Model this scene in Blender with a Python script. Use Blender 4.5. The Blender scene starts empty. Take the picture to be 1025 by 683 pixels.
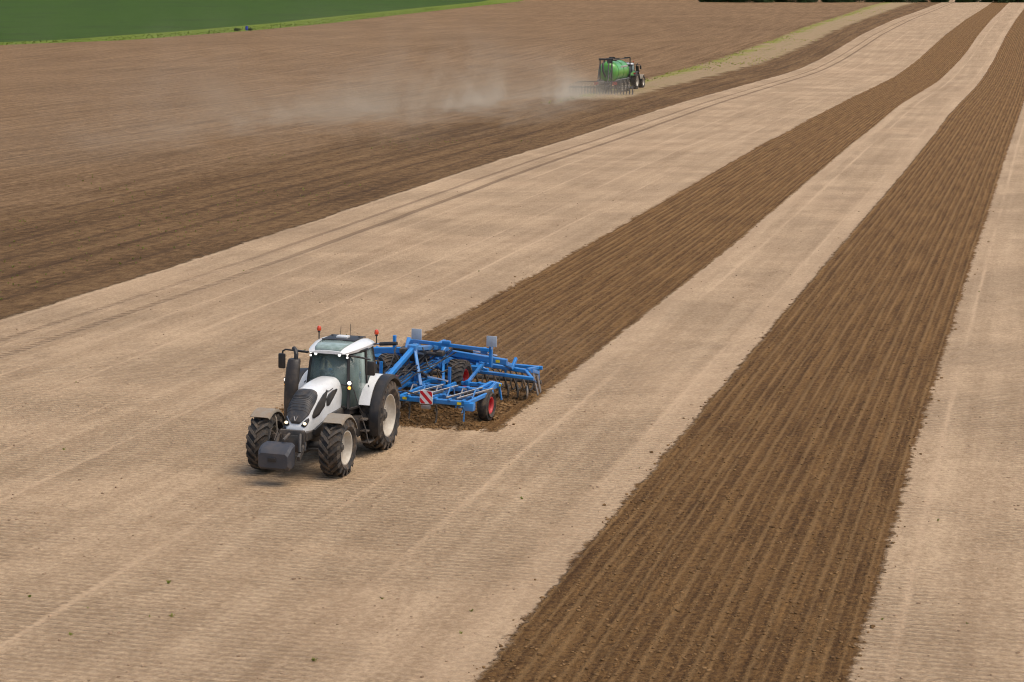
import bpy, bmesh, math, random
import numpy as np
from mathutils import Vector, Matrix, noise as mnoise
R = math.radians
PI = math.pi
random.seed(7)
rng = np.random.default_rng(7)
scene = bpy.context.scene
col = scene.collection

# ------------------------------------------------------------------ camera, sky, sun, exposure
CAM_H = 11.2
F_PX = 2000.0
PITCH = math.atan(341.5 / F_PX)
cd = bpy.data.cameras.new("camera")
cam = bpy.data.objects.new("camera", cd)
col.objects.link(cam)
cam.location = (0, 0, CAM_H)
cam.rotation_euler = (PI / 2 - PITCH, 0, 0)
cd.sensor_width = 36
cd.lens = F_PX / 1025 * 36
cd.clip_start = 0.5
cd.clip_end = 6000
scene.camera = cam

SUN_EL, SUN_AZ = R(66), R(112)       # azimuth measured clockwise from +Y
world = bpy.data.worlds.new("World")
scene.world = world
world.use_nodes = True
wn = world.node_tree
sky = wn.nodes.new("ShaderNodeTexSky")
sky.sky_type = 'NISHITA'
sky.sun_disc = False
sky.sun_elevation = SUN_EL
sky.sun_rotation = SUN_AZ
sky.dust_density = 4.0
sky.air_density = 1.0
sky.ozone_density = 0.6
wn.links.new(sky.outputs[0], wn.nodes["Background"].inputs[0])
wn.nodes["Background"].inputs[1].default_value = 0.135
ld = bpy.data.lights.new("sun", 'SUN')
ld.energy = 1.4
ld.angle = R(42)
ld.color = (1.0, 0.90, 0.74)
sun = bpy.data.objects.new("sun", ld)
col.objects.link(sun)
sd = Vector((math.sin(SUN_AZ) * math.cos(SUN_EL), math.cos(SUN_AZ) * math.cos(SUN_EL), math.sin(SUN_EL)))
sun.rotation_euler = sd.to_track_quat('Z', 'Y').to_euler()
scene.view_settings.view_transform = 'Standard'
scene.view_settings.look = 'None'
scene.view_settings.exposure = 0.38
scene.view_settings.gamma = 1.0
scene.render.engine = 'CYCLES'
scene.cycles.pixel_filter_type = 'BLACKMAN_HARRIS'
scene.cycles.filter_width = 1.1
scene.cycles.volume_step_rate = 2.0
scene.cycles.volume_max_steps = 128
scene.cycles.transparent_max_bounces = 16


# ------------------------------------------------------------------ node helpers
class NT:
    def __init__(s, name):
        s.m = bpy.data.materials.new(name)
        s.m.use_nodes = True
        s.t = s.m.node_tree
        s.n = s.t.nodes
        s.bsdf = s.n["Principled BSDF"]

    def link(s, a, b): s.t.links.new(a, b)

    def put(s, sock, v):
        if hasattr(v, "links") or isinstance(v, bpy.types.NodeSocket):
            s.link(v, sock)
        else:
            sock.default_value = v

    def math(s, op, a, b=0.0, c=0.0, clamp=False):
        n = s.n.new("ShaderNodeMath"); n.operation = op; n.use_clamp = clamp
        s.put(n.inputs[0], a); s.put(n.inputs[1], b); s.put(n.inputs[2], c)
        return n.outputs[0]

    def step(s, v, a, b):                       # smooth 0..1 between a and b
        n = s.n.new("ShaderNodeMapRange"); n.interpolation_type = 'SMOOTHSTEP'
        s.put(n.inputs[0], v)
        if a < b:
            n.inputs[1].default_value, n.inputs[2].default_value, n.inputs[3].default_value, n.inputs[4].default_value = a, b, 0, 1
        else:
            n.inputs[1].default_value, n.inputs[2].default_value, n.inputs[3].default_value, n.inputs[4].default_value = b, a, 1, 0
        return n.outputs[0]

    def band(s, v, a, b, w): return s.math('MULTIPLY', s.step(v, a - w, a + w), s.step(v, b + w, b - w))

    def mix(s, f, a, b, mode='MIX'):
        n = s.n.new("ShaderNodeMix"); n.data_type = 'RGBA'; n.blend_type = mode
        s.put(n.inputs[0], f)
        for i, v in ((6, a), (7, b)):
            if isinstance(v, tuple): v = (*v[:3], 1)
            s.put(n.inputs[i], v)
        return n.outputs[2]

    def noise(s, vec, scale, detail=4, rough=0.55, dist=0.0):
        n = s.n.new("ShaderNodeTexNoise")
        if vec is not None: s.link(vec, n.inputs["Vector"])
        n.inputs["Scale"].default_value = scale; n.inputs["Detail"].default_value = detail
        n.inputs["Roughness"].default_value = rough; n.inputs["Distortion"].default_value = dist
        return n.outputs["Fac"]

    def voro(s, vec, scale, feature='F1'):
        n = s.n.new("ShaderNodeTexVoronoi"); n.feature = feature
        s.link(vec, n.inputs["Vector"]); n.inputs["Scale"].default_value = scale
        return n.outputs["Distance"]

    def xyz(s, x, y, z=0.0):
        n = s.n.new("ShaderNodeCombineXYZ")
        s.put(n.inputs[0], x); s.put(n.inputs[1], y); s.put(n.inputs[2], z)
        return n.outputs[0]

    def sep(s, v):
        n = s.n.new("ShaderNodeSeparateXYZ"); s.link(v, n.inputs[0]); return n.outputs

    def bump(s, h, dist, strength=1.0, normal=None):
        n = s.n.new("ShaderNodeBump"); s.link(h, n.inputs["Height"])
        n.inputs["Distance"].default_value = dist; n.inputs["Strength"].default_value = strength
        if normal is not None: s.link(normal, n.inputs["Normal"])
        return n.outputs[0]

    def coord(s, which="Object"): return s.n.new("ShaderNodeTexCoord").outputs[which]


MATS = {}
DUST = (0.26, 0.185, 0.12)


def paint(name, c, rough=0.4, metal=0.0, dust=0.25, scale=3.0, coat=0.0, low=None):
    """painted metal or plastic with a film of dust; low=(z0, z1): more dirt below z0 fading out at z1 (world height)"""
    if name in MATS: return MATS[name]
    t = NT(name)
    v = t.coord()
    n1 = t.noise(v, scale, 5, 0.65)
    f = t.math('MULTIPLY', t.step(n1, 0.38, 0.75), dust)
    if low:
        g = t.n.new("ShaderNodeNewGeometry")
        z = t.sep(g.outputs["Position"])[2]
        z = t.math('ADD', z, t.math('MULTIPLY', n1, 0.5))
        f = t.math('MAXIMUM', f, t.math('MULTIPLY', t.step(z, low[1], low[0]), 0.75))
    c2 = t.mix(t.noise(v, scale * 9, 3), tuple(x * 0.85 for x in c), tuple(min(1, x * 1.12) for x in c))
    t.link(t.mix(f, c2, DUST), t.bsdf.inputs["Base Color"])
    rr = t.math('ADD', t.math('MULTIPLY', f, 0.5), rough)
    t.link(rr, t.bsdf.inputs["Roughness"])
    t.bsdf.inputs["Metallic"].default_value = metal
    t.bsdf.inputs["Coat Weight"].default_value = coat
    t.link(t.bump(t.noise(v, scale * 12, 3), 0.002), t.bsdf.inputs["Normal"])
    MATS[name] = t.m
    return t.m


def emit(name, c, s):
    if name in MATS: return MATS[name]
    t = NT(name)
    t.bsdf.inputs["Base Color"].default_value = (*c, 1)
    t.bsdf.inputs["Emission Color"].default_value = (*c, 1)
    t.bsdf.inputs["Emission Strength"].default_value = s
    MATS[name] = t.m
    return t.m


def glass(name, tint, opacity):
    t = NT(name)
    tr = t.n.new("ShaderNodeBsdfTransparent"); tr.inputs[0].default_value = (*tint, 1)
    t.bsdf.inputs["Base Color"].default_value = (0.36, 0.45, 0.42, 1)  # pale green base paints a sky reflection into the panes
    t.bsdf.inputs["Roughness"].default_value = 0.06
    fr = t.n.new("ShaderNodeFresnel"); fr.inputs[0].default_value = 1.5
    f = t.math('ADD', fr.outputs[0], t.math('MULTIPLY', t.noise(t.coord(), 4, 4), opacity), clamp=True)
    mx = t.n.new("ShaderNodeMixShader")
    t.link(f, mx.inputs[0]); t.link(tr.outputs[0], mx.inputs[1]); t.link(t.bsdf.outputs[0], mx.inputs[2])
    t.link(mx.outputs[0], t.n["Material Output"].inputs[0])
    MATS[name] = t.m
    return t.m


# ------------------------------------------------------------------ mesh helpers
class MB:
    def __init__(s): s.v = []; s.f = []; s.mi = []; s.cur = 0

    def add(s, vs, fs):
        o = len(s.v)
        s.v += [tuple(v) for v in vs]
        s.f += [tuple(i + o for i in f) for f in fs]
        s.mi += [s.cur] * len(fs)
        return s

    def box(s, c, d, rz=0.0, ry=0.0, bev=0.0):
        """box with chamfered long edges when bev > 0"""
        hx, hy, hz = d[0] / 2, d[1] / 2, d[2] / 2
        M = Matrix.Rotation(rz, 3, 'Z') @ Matrix.Rotation(ry, 3, 'Y')
        C = Vector(c)
        if bev <= 0:
            vs = [C + M @ Vector((x * hx, y * hy, z * hz)) for x in (-1, 1) for y in (-1, 1) for z in (-1, 1)]
            return s.add(vs, [(0, 1, 3, 2), (4, 6, 7, 5), (0, 4, 5, 1), (2, 3, 7, 6), (0, 2, 6, 4), (1, 5, 7, 3)])
        b = min(bev, hx * .9, hy * .9, hz * .9)
        bm = bmesh.new()
        bmesh.ops.create_cube(bm, size=1)
        for v in bm.verts: v.co = Vector((v.co.x * 2 * hx, v.co.y * 2 * hy, v.co.z * 2 * hz))
        bmesh.ops.bevel(bm, geom=bm.edges[:], offset=b, segments=2, profile=0.6, affect='EDGES')
        vs = [C + M @ v.co for v in bm.verts]
        fs = [[v.index for v in f.verts] for f in bm.faces]
        bm.free()
        return s.add(vs, fs)

    def bar(s, a, b, w, h=None, up=(0, 0, 1)):
        """rectangular bar from a to b"""
        h = h or w
        a = Vector(a); b = Vector(b); d = (b - a).normalized()
        u = Vector(up)
        if abs(d.dot(u)) > 0.98: u = Vector((1, 0, 0))
        sd_ = d.cross(u).normalized(); u = sd_.cross(d).normalized()
        c = min(w, h) * 0.18
        prof = [(-w / 2 + c, -h / 2), (w / 2 - c, -h / 2), (w / 2, -h / 2 + c), (w / 2, h / 2 - c), (w / 2 - c, h / 2), (-w / 2 + c, h / 2), (-w / 2, h / 2 - c), (-w / 2, -h / 2 + c)]
        vs = [p + sd_ * x + u * y for p in (a, b) for x, y in prof]
        fs = [(i, (i + 1) % 8, 8 + (i + 1) % 8, 8 + i) for i in range(8)] + [tuple(range(7, -1, -1)), tuple(range(8, 16))]
        return s.add(vs, fs)

    def tube(s, pts, r, n=8, r2=None):
        pts = [Vector(p) for p in pts]
        m = len(pts)
        o = []
        prev = None
        for i, p in enumerate(pts):
            d = (pts[min(i + 1, m - 1)] - pts[max(i - 1, 0)]).normalized()
            if prev is None:
                u = Vector((0, 0, 1)) if abs(d.z) < 0.9 else Vector((1, 0, 0))
            else: u = prev
            sd_ = d.cross(u).normalized(); u = sd_.cross(d).normalized(); prev = u
            rr = r if r2 is None else r + (r2 - r) * i / (m - 1)
            o += [p + (sd_ * math.cos(2 * PI * k / n) + u * math.sin(2 * PI * k / n)) * rr for k in range(n)]
        fs = [(i * n + k, i * n + (k + 1) % n, (i + 1) * n + (k + 1) % n, (i + 1) * n + k) for i in range(m - 1) for k in range(n)]
        fs += [tuple(range(n - 1, -1, -1)), tuple(range((m - 1) * n, m * n))]
        return s.add(o, fs)

    def lathe(s, prof, c, axis='y', n=32, close=False):
        """profile of (radius, along) turned round an axis through c"""
        vs = []
        for k in range(n):
            a = 2 * PI * k / n
            for r, t in prof:
                q = {'y': (r * math.cos(a), t, r * math.sin(a)), 'z': (r * math.cos(a), r * math.sin(a), t), 'x': (t, r * math.cos(a), r * math.sin(a))}[axis]
                vs.append((c[0] + q[0], c[1] + q[1], c[2] + q[2]))
        m = len(prof)
        rg = range(m) if close else range(m - 1)
        fs = [(k * m + i, k * m + (i + 1) % m, ((k + 1) % n) * m + (i + 1) % m, ((k + 1) % n) * m + i) for k in range(n) for i in rg]
        return s.add(vs, fs)

    def prism(s, poly, h0, h1, axis='y'):
        """polygon in the plane across the axis, extruded from h0 to h1"""
        def P(a, b, h): return {'y': (a, h, b), 'z': (a, b, h), 'x': (h, a, b)}[axis]
        n = len(poly)
        vs = [P(a, b, h0) for a, b in poly] + [P(a, b, h1) for a, b in poly]
        fs = [tuple(range(n)), tuple(range(2 * n - 1, n - 1, -1))] + [(i, n + i, n + (i + 1) % n, (i + 1) % n) for i in range(n)]
        return s.add(vs, fs)

    def loft(s, rings, caps=True, closed=True):
        n = len(rings[0]); vs = [p for r in rings for p in r]
        rg = range(n) if closed else range(n - 1)
        fs = [(i * n + k, i * n + (k + 1) % n, (i + 1) * n + (k + 1) % n, (i + 1) * n + k) for i in range(len(rings) - 1) for k in rg]
        if caps: fs += [tuple(range(n - 1, -1, -1)), tuple(range((len(rings) - 1) * n, len(rings) * n))]
        return s.add(vs, fs)

    def ball(s, c, r, sub=2, sc=(1, 1, 1)):
        bm = bmesh.new(); bmesh.ops.create_icosphere(bm, subdivisions=sub, radius=r)
        vs = [(c[0] + v.co.x * sc[0], c[1] + v.co.y * sc[1], c[2] + v.co.z * sc[2]) for v in bm.verts]
        fs = [[v.index for v in f.verts] for f in bm.faces]; bm.free()
        return s.add(vs, fs)

    def build(s, name, mat, parent=None, smooth=35, loc=None, thick=0.0):
        me = bpy.data.meshes.new(name)
        me.from_pydata(s.v, [], s.f)
        mats = mat if isinstance(mat, (list, tuple)) else [mat]
        for m in mats: me.materials.append(m)
        if len(mats) > 1: me.polygons.foreach_set("material_index", s.mi)
        me.validate()
        bm = bmesh.new(); bm.from_mesh(me)
        bmesh.ops.recalc_face_normals(bm, faces=bm.faces)
        lim = R(smooth)
        for f in bm.faces: f.smooth = smooth > 0
        for e in bm.edges:
            if len(e.link_faces) == 2 and e.calc_face_angle(0) > lim: e.smooth = False
        bm.to_mesh(me); bm.free()
        o = bpy.data.objects.new(name, me)
        col.objects.link(o)
        if parent: o.parent = parent
        if loc: o.location = loc
        if thick:
            md = o.modifiers.new("thickness", 'SOLIDIFY'); md.thickness = thick
        return o


def tag(o, label=None, cat=None, group=None, kind=None):
    if label: o["label"] = label
    if cat: o["category"] = cat
    if group: o["group"] = group
    if kind: o["kind"] = kind
    return o


def empty(name, loc, rz=0.0):
    o = bpy.data.objects.new(name, None); col.objects.link(o)
    o.location = loc; o.rotation_euler = (0, 0, rz); o.empty_display_size = 0.5
    return o


def children(o): return [c for c in bpy.data.objects if c.parent == o]


def copy_tree(o, parent=None):
    c = o.copy(); col.objects.link(c); c.parent = parent
    for ch in children(o): copy_tree(ch, c)
    return c


# ------------------------------------------------------------------ terrain
HK = [(-400, 0), (0, 0), (170, 0), (205, .25), (240, .55), (280, 1.0), (320, 1.8), (400, 4.3), (500, 6.4), (600, 7.9), (700, 9.5), (760, 10.5), (1000, 20), (1500, 45), (2600, 70), (6000, 80)]
hy_, hz_ = np.array([a for a, b in HK], float), np.array([b for a, b in HK], float)
_fy = np.arange(-400, 6000, 2.0)
_fz = np.interp(_fy, hy_, hz_)
_k = np.exp(-np.linspace(-2, 2, 13) ** 2); _k /= _k.sum()
_fz = np.convolve(np.pad(_fz, 6, mode='edge'), _k, mode='valid')


def hgt(Y): return np.interp(Y, _fy, _fz)


TA = math.atan(530 / 2029)
TT = math.tan(TA)
# edges of the worked strips: canonical offset, then (distance ahead, offset) along the strip
EDGES = [
    (-170.0, [(0, -190), (366, -188.6), (379, -171.3), (418, -165.8), (479, -165.9), (552, -174.7), (665, -187.6), (757, -196.1), (900, -210)]),
    (-47.0, [(0, -54.6), (116, -54.2), (156, -54.5), (200, -53.5), (229, -52.1), (268, -51.9), (326, -51.0), (390, -50.3), (448, -51.9), (518, -52.8), (682, -57.9)]),
    (-41.0, [(0, -44), (200, -45.5), (244, -46.0), (314, -42.8), (375, -42.0), (424, -43.4), (486, -43.8), (665, -46.8)]),
    (-36.4, [(0, -36.6), (84, -36.5), (106, -37.0), (137, -38.0), (187, -38.3), (218, -38.2), (250, -36.9), (292, -34.8), (347, -35.0), (448, -36.0), (682, -36.7)]),
    (-20.5, [(0, -20.5), (90, -20.6), (102, -20.8), (156, -21.6), (194, -21.4), (233, -20.7), (270, -19.6), (319, -19.3), (413, -18.8), (682, -18.2)]),
    (-13.9, [(0, -14), (87, -13.8), (119, -14.1), (154, -14.5), (212, -14.5), (260, -13.0), (347, -12.3), (738, -12.0)]),
    (-9.0, [(0, -9.0), (56, -8.9), (87, -8.8), (132, -8.6), (198, -8.5), (255, -7.5), (347, -7.0), (633, -5.3)]),
    (-2.7, [(0, -2.7), (56, -2.7), (87, -2.5), (114, -2.3), (158, -2.0), (219, -1.4), (300, -1.0), (600, .5)]),
]
_ey = np.arange(-400, 6000, 3.0)
_ek = np.exp(-np.linspace(-2, 2, 11) ** 2); _ek /= _ek.sum()
EDGE_X = [np.convolve(np.pad(np.interp(_ey, [a for a, b in e[1]], [b for a, b in e[1]]), 5, mode='edge'), _ek, mode='valid') for e in EDGES]


def field_t(X, Y):
    off = X - Y * TT
    cur = np.stack([np.interp(Y, _ey, e) for e in EDGE_X])
    can = [e[0] for e in EDGES]
    t = np.where(off < cur[0], can[0] + (off - cur[0]), 0.0)
    for i in range(len(can) - 1):
        k = (off - cur[i]) / (cur[i + 1] - cur[i])
        t = np.where((off >= cur[i]) & (off < cur[i + 1]), can[i] + k * (can[i + 1] - can[i]), t)
    return np.where(off >= cur[-1], can[-1] + (off - cur[-1]), t)


TR_X, TR_Y, TR_H = -4.27, 49.71, R(15.2)          # tractor: ground point under the rear axle, heading
FX, FY = -math.sin(TR_H), -math.cos(TR_H)
LX, LY = math.cos(TR_H), -math.sin(TR_H)


def trac(x, y): return TR_X + x * FX + y * LX, TR_Y + x * FY + y * LY


def fbm(X, Y, sc, seed=0, octv=3):
    """cheap value noise on a grid"""
    out = np.zeros_like(X); amp = 1.0; tot = 0
    for o in range(octv):
        g = np.random.default_rng(seed + o).random((256, 256))
        x = X / sc * 2 ** o; y = Y / sc * 2 ** o
        xi = np.floor(x).astype(int); yi = np.floor(y).astype(int)
        fx_ = x - xi; fy_ = y - yi; fx_ = fx_ * fx_ * (3 - 2 * fx_); fy_ = fy_ * fy_ * (3 - 2 * fy_)
        a = g[xi % 256, yi % 256]; b = g[(xi + 1) % 256, yi % 256]; c = g[xi % 256, (yi + 1) % 256]; d = g[(xi + 1) % 256, (yi + 1) % 256]
        out += amp * ((a * (1 - fx_) + b * fx_) * (1 - fy_) + (c * (1 - fx_) + d * fx_) * fy_); tot += amp; amp *= 0.5
    return out / tot - 0.5


def ground_z(X, Y):
    """height of the soil surface"""
    X = np.asarray(X, float); Y = np.asarray(Y, float)
    z = hgt(Y) + fbm(X, Y, 6.0, 3) * 0.10 * np.clip((Y - 5) / 20, 0, 1) * np.clip(1 - Y / 400, 0, 1)
    t = field_t(X, Y)
    dx, dy = X - TR_X, Y - TR_Y
    tx = dx * FX + dy * FY; ty = dx * LX + dy * LY
    worked = np.clip((-2.6 - tx) / 0.6, 0, 1) * (np.clip((t + 20.6) / .25, 0, 1) * np.clip((-13.8 - t) / .25, 0, 1))
    churn = worked * np.clip((tx + 9.5) / 1.5, 0, 1)
    z = z - 0.05 * worked + churn * (fbm(X, Y, 0.7, 9) * 0.26 + 0.05)
    near = np.clip(1 - (Y - 60) / 50, 0, 1)
    d1 = np.clip((t + 9.1) / .2, 0, 1) * np.clip((-2.6 - t) / .2, 0, 1)
    dk = np.clip(d1 + worked, 0, 1)
    z = z + dk * near * (fbm(X, Y, 0.35, 21) * 0.07)
    return z


def build_ground():
    ys = [-300, -120, -50, -20, -5, 5, 12, 17]
    y = 20.0
    while y < 1500:
        ys.append(y); y *= 1.0055 if y < 130 else 1.011
    ys += [1700, 2000, 2500, 3200, 4200, 5600]
    ys = np.array(ys)
    nu = 640
    u = np.linspace(-1, 1, nu)
    ext = np.array([1.4, 2.2, 4, 9, 25])
    u = np.concatenate([-ext[::-1], u, ext])
    W = 9 + 0.36 * np.maximum(ys, 0)
    X = u[None, :] * W[:, None]; Y = np.repeat(ys[:, None], len(u), 1)
    Z = ground_z(X, Y)
    nr, nc = X.shape
    me = bpy.data.meshes.new("field")
    me.vertices.add(nr * nc)
    me.vertices.foreach_set("co", np.stack([X, Y, Z], -1).ravel())
    i = np.arange(nr - 1)[:, None] * nc + np.arange(nc - 1)[None, :]
    q = np.stack([i, i + 1, i + nc + 1, i + nc], -1).reshape(-1, 4)
    me.loops.add(q.size); me.loops.foreach_set("vertex_index", q.ravel())
    me.polygons.add(len(q)); me.polygons.foreach_set("loop_start", np.arange(len(q)) * 4)
    me.polygons.foreach_set("loop_total", np.full(len(q), 4))
    me.update(calc_edges=True)
    me.polygons.foreach_set("use_smooth", np.ones(len(q), bool))
    T = field_t(X, Y)
    S = X * math.sin(TA) + Y * math.cos(TA)
    uv = me.uv_layers.new(name="strips")
    tv = np.stack([T.ravel(), S.ravel()], -1)[q.ravel()]
    uv.data.foreach_set("uv", tv.ravel().astype(np.float32))
    me.validate()
    o = bpy.data.objects.new("ground", me); col.objects.link(o)
    tag(o, kind="structure")
    return o


def soil_material():
    t = NT("field_soil")
    uvn = t.n.new("ShaderNodeUVMap"); uvn.uv_map = "strips"
    T0, S, _ = t.sep(uvn.outputs[0])
    pos = t.coord("Object")
    PX, PY, PZ = t.sep(pos)
    ragged = t.math('SUBTRACT', t.noise(pos, 2.2, 5, 0.7), 0.5)
    ragged2 = t.math('SUBTRACT', t.noise(pos, 0.35, 3, 0.6), 0.5)
    T = t.math('ADD', T0, t.math('ADD', t.math('MULTIPLY', ragged, 0.65), t.math('MULTIPLY', ragged2, 0.35)))
    # along-strip streaks
    st = t.xyz(t.math('MULTIPLY', T0, 1.0), t.math('MULTIPLY', S, 0.03))
    streak = t.noise(st, 1.3, 5, 0.65)
    streak_f = t.noise(t.xyz(T0, t.math('MULTIPLY', S, 0.05)), 4.0, 3, 0.6)
    big = t.noise(pos, 0.05, 4, 0.6)
    fine = t.noise(pos, 7.0, 8, 0.85)
    mid = t.noise(pos, 1.1, 5, 0.65)
    crumbs = t.voro(pos, 13.0)
    # ---- zones
    d1 = t.band(T, -9.0, -2.7, 0.07)
    d2 = t.band(T, -20.45, -13.9, 0.07)
    # strip behind the cultivator only
    tx = t.math('ADD', t.math('MULTIPLY', t.math('SUBTRACT', PX, TR_X), FX), t.math('MULTIPLY', t.math('SUBTRACT', PY, TR_Y), FY))
    txr = t.math('ADD', tx, t.math('MULTIPLY', ragged, 1.6))
    behind = t.step(txr, -2.5, -2.9)
    d2 = t.math('MULTIPLY', d2, behind)
    dark = t.math('MAXIMUM', d1, d2)
    beyond = t.step(T, -36.3, -36.5)                                     # everything left of the light soil
    Tw = t.math('ADD', T0, t.math('MULTIPLY', ragged2, 3.0))
    old = t.step(t.math('ADD', T0, t.math('MULTIPLY', ragged2, 9.0)), -44.5, -50.5)                   # longer dried soil further left
    weedz = t.math('MULTIPLY', t.band(Tw, -47.0, -41.0, 0.5), t.step(S, 214, 222))
    greenz = t.step(t.math('ADD', T0, t.math('MULTIPLY', ragged2, 2.0)), -169.2, -170.6)
    verge = t.math('MULTIPLY', greenz, t.step(T0, -185, -182))
    # ---- light crumbly soil
    L1, L2 = (0.525, 0.380, 0.240), (0.300, 0.204, 0.120)
    lf = t.math('ADD', t.math('MULTIPLY', fine, 0.75), t.math('ADD', t.math('MULTIPLY', mid, 0.16), t.math('MULTIPLY', streak, 0.24)))
    light = t.mix(t.step(lf, 0.47, 0.70), L2, L1)
    light = t.mix(t.math('MULTIPLY', t.step(big, 0.45, 0.7), 0.18), light, (0.41, 0.275, 0.168))
    # pale seams between passes of the seedbed roller
    sm = t.math('PINGPONG', t.math('ADD', T0, 20.4 + 2.62 * 40), 1.31)
    smr = t.math('ADD', sm, t.math('MULTIPLY', ragged, 0.25))
    seam = t.math('MULTIPLY', t.step(smr, 0.14, 0.0), t.step(streak, 0.36, 0.6))
    edgeband = t.math('MAXIMUM', t.band(T, -10.05, -9.0, 0.06), t.math('MULTIPLY', t.band(T, -13.9, -13.1, 0.06), behind))
    seam = t.math('MAXIMUM', seam, t.math('MULTIPLY', edgeband, 0.4))
    light = t.mix(t.math('MULTIPLY', seam, 0.40), light, (0.53, 0.375, 0.24))
    pits = t.step(t.noise(pos, 11, 3, 0.8), 0.62, 0.74)
    light = t.mix(t.math('MULTIPLY', pits, 0.42), light, (0.17, 0.11, 0.065))
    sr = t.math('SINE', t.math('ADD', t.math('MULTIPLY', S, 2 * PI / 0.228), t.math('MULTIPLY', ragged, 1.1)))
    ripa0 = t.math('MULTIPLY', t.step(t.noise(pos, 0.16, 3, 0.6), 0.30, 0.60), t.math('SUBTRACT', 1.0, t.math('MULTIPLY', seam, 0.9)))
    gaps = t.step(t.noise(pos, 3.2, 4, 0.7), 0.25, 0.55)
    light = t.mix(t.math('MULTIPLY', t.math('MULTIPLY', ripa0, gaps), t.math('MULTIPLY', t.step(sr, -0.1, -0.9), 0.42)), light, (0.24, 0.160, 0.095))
    # tyre tracks
    tr = t.math('MAXIMUM', t.math('MULTIPLY', t.band(T0, -34.2, -33.9, 0.06), 0.8), t.band(T0, -32.75, -32.35, 0.06))
    tread = t.math('ADD', 0.55, t.math('MULTIPLY', t.math('SINE', t.math('MULTIPLY', S, 2 * PI / 0.36)), 0.45))
    track = t.math('MULTIPLY', tr, t.math('MULTIPLY', t.step(streak_f, 0.12, 0.40), t.math('MAXIMUM', tread, t.step(S, 74, 92))))
    light = t.mix(t.math('MULTIPLY', track, 0.78), light, (0.19, 0.125, 0.075))
    # ---- freshly worked dark soil
    D1, D2 = (0.310, 0.168, 0.060), (0.080, 0.037, 0.012)
    df = t.math('ADD', t.math('MULTIPLY', fine, 1.0), t.math('ADD', t.math('MULTIPLY', mid, 0.12), t.math('MULTIPLY', streak_f, 0.40)))
    drk = t.mix(t.step(df, 0.56, 1.0), D2, D1)
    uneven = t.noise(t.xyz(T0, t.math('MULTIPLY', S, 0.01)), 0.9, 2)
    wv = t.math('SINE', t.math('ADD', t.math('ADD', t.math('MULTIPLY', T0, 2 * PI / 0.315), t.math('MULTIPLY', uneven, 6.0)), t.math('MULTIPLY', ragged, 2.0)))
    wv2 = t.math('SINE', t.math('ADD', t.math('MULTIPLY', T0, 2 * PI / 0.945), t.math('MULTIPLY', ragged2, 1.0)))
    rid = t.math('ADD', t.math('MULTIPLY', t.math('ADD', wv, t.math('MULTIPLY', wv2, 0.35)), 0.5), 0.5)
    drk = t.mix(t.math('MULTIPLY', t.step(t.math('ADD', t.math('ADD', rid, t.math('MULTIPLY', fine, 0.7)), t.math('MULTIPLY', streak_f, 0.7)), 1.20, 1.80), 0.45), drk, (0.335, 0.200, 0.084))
    straw = t.step(t.noise(pos, 26, 2, 0.5), 0.70, 0.75)
    drk = t.mix(t.math('MULTIPLY', straw, 0.5), drk, (0.36, 0.26, 0.13))
    # ---- older worked field to the left
    A1, A2 = (0.350, 0.218, 0.112), (0.120, 0.067, 0.029)
    coarse = t.noise(t.xyz(t.math('MULTIPLY', T0, 1.0), t.math('MULTIPLY', S, 0.45)), 2.6, 8, 0.9)
    af = t.math('ADD', t.math('MULTIPLY', coarse, 0.95), t.math('ADD', t.math('MULTIPLY', streak, 0.35), t.math('MULTIPLY', big, 0.15)))
    aged = t.mix(t.step(af, 0.58, 0.90), A2, A1)
    ln2 = t.math('PINGPONG', t.math('ADD', T0, 1000), 1.5)
    aged = t.mix(t.math('MULTIPLY', t.math('MULTIPLY', t.step(t.math('ADD', ln2, t.math('MULTIPLY', ragged, 0.5)), 0.30, 0.05), t.step(streak_f, 0.4, 0.6)), 0.5), aged, (0.12, 0.072, 0.038))
    fresh = t.mix(t.step(af, 0.56, 0.92), (0.070, 0.036, 0.013), (0.270, 0.160, 0.072))
    ln = t.math('PINGPONG', t.math('ADD', T0, 1000), 0.85)
    lines = t.math('MULTIPLY', t.step(t.math('ADD', ln, t.math('MULTIPLY', ragged, 0.3)), 0.22, 0.05), t.step(streak_f, 0.35, 0.6))
    fresh = t.mix(t.math('MULTIPLY', lines, 0.6), fresh, (0.06, 0.032, 0.016))
    left = t.mix(old, fresh, aged)
    wd = t.mix(t.step(t.math('ADD', mid, t.math('MULTIPLY', streak, 0.5)), 0.75, 0.95), (0.34, 0.24, 0.135), (0.25, 0.205, 0.085))
    gedge = t.math('MULTIPLY', t.step(t.math('ADD', Tw, t.math('MULTIPLY', ragged, 1.2)), -44.6, -46.2), t.step(t.noise(pos, .11, 3, .6), .36, .56))
    wd = t.mix(t.math('MULTIPLY', gedge, 0.8), wd, (0.22, 0.235, 0.035))
    left = t.mix(weedz, left, wd)
    gr = t.mix(t.noise(t.xyz(t.math('MULTIPLY', T0, 1.0), t.math('MULTIPLY', S, 0.12)), 0.35, 5, 0.65), (0.028, 0.060, 0.005), (0.050, 0.098, 0.009))
    gr = t.mix(t.math('MULTIPLY', t.step(big, 0.5, 0.62), 0.35), gr, (0.026, 0.040, 0.012))
    vg = t.mix(t.noise(pos, 0.8, 4, 0.7), (0.100, 0.150, 0.014), (0.170, 0.210, 0.026))
    gr = t.mix(verge, gr, vg)
    left = t.mix(greenz, left, gr)
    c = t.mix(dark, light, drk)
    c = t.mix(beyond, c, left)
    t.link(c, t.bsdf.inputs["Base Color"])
    t.bsdf.inputs["Roughness"].default_value = 0.95
    t.bsdf.inputs["Specular IOR Level"].default_value = 0.15
    # ---- relief
    furrow = t.math('MULTIPLY', rid, dark)
    b1 = t.bump(furrow, 0.075)
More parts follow.
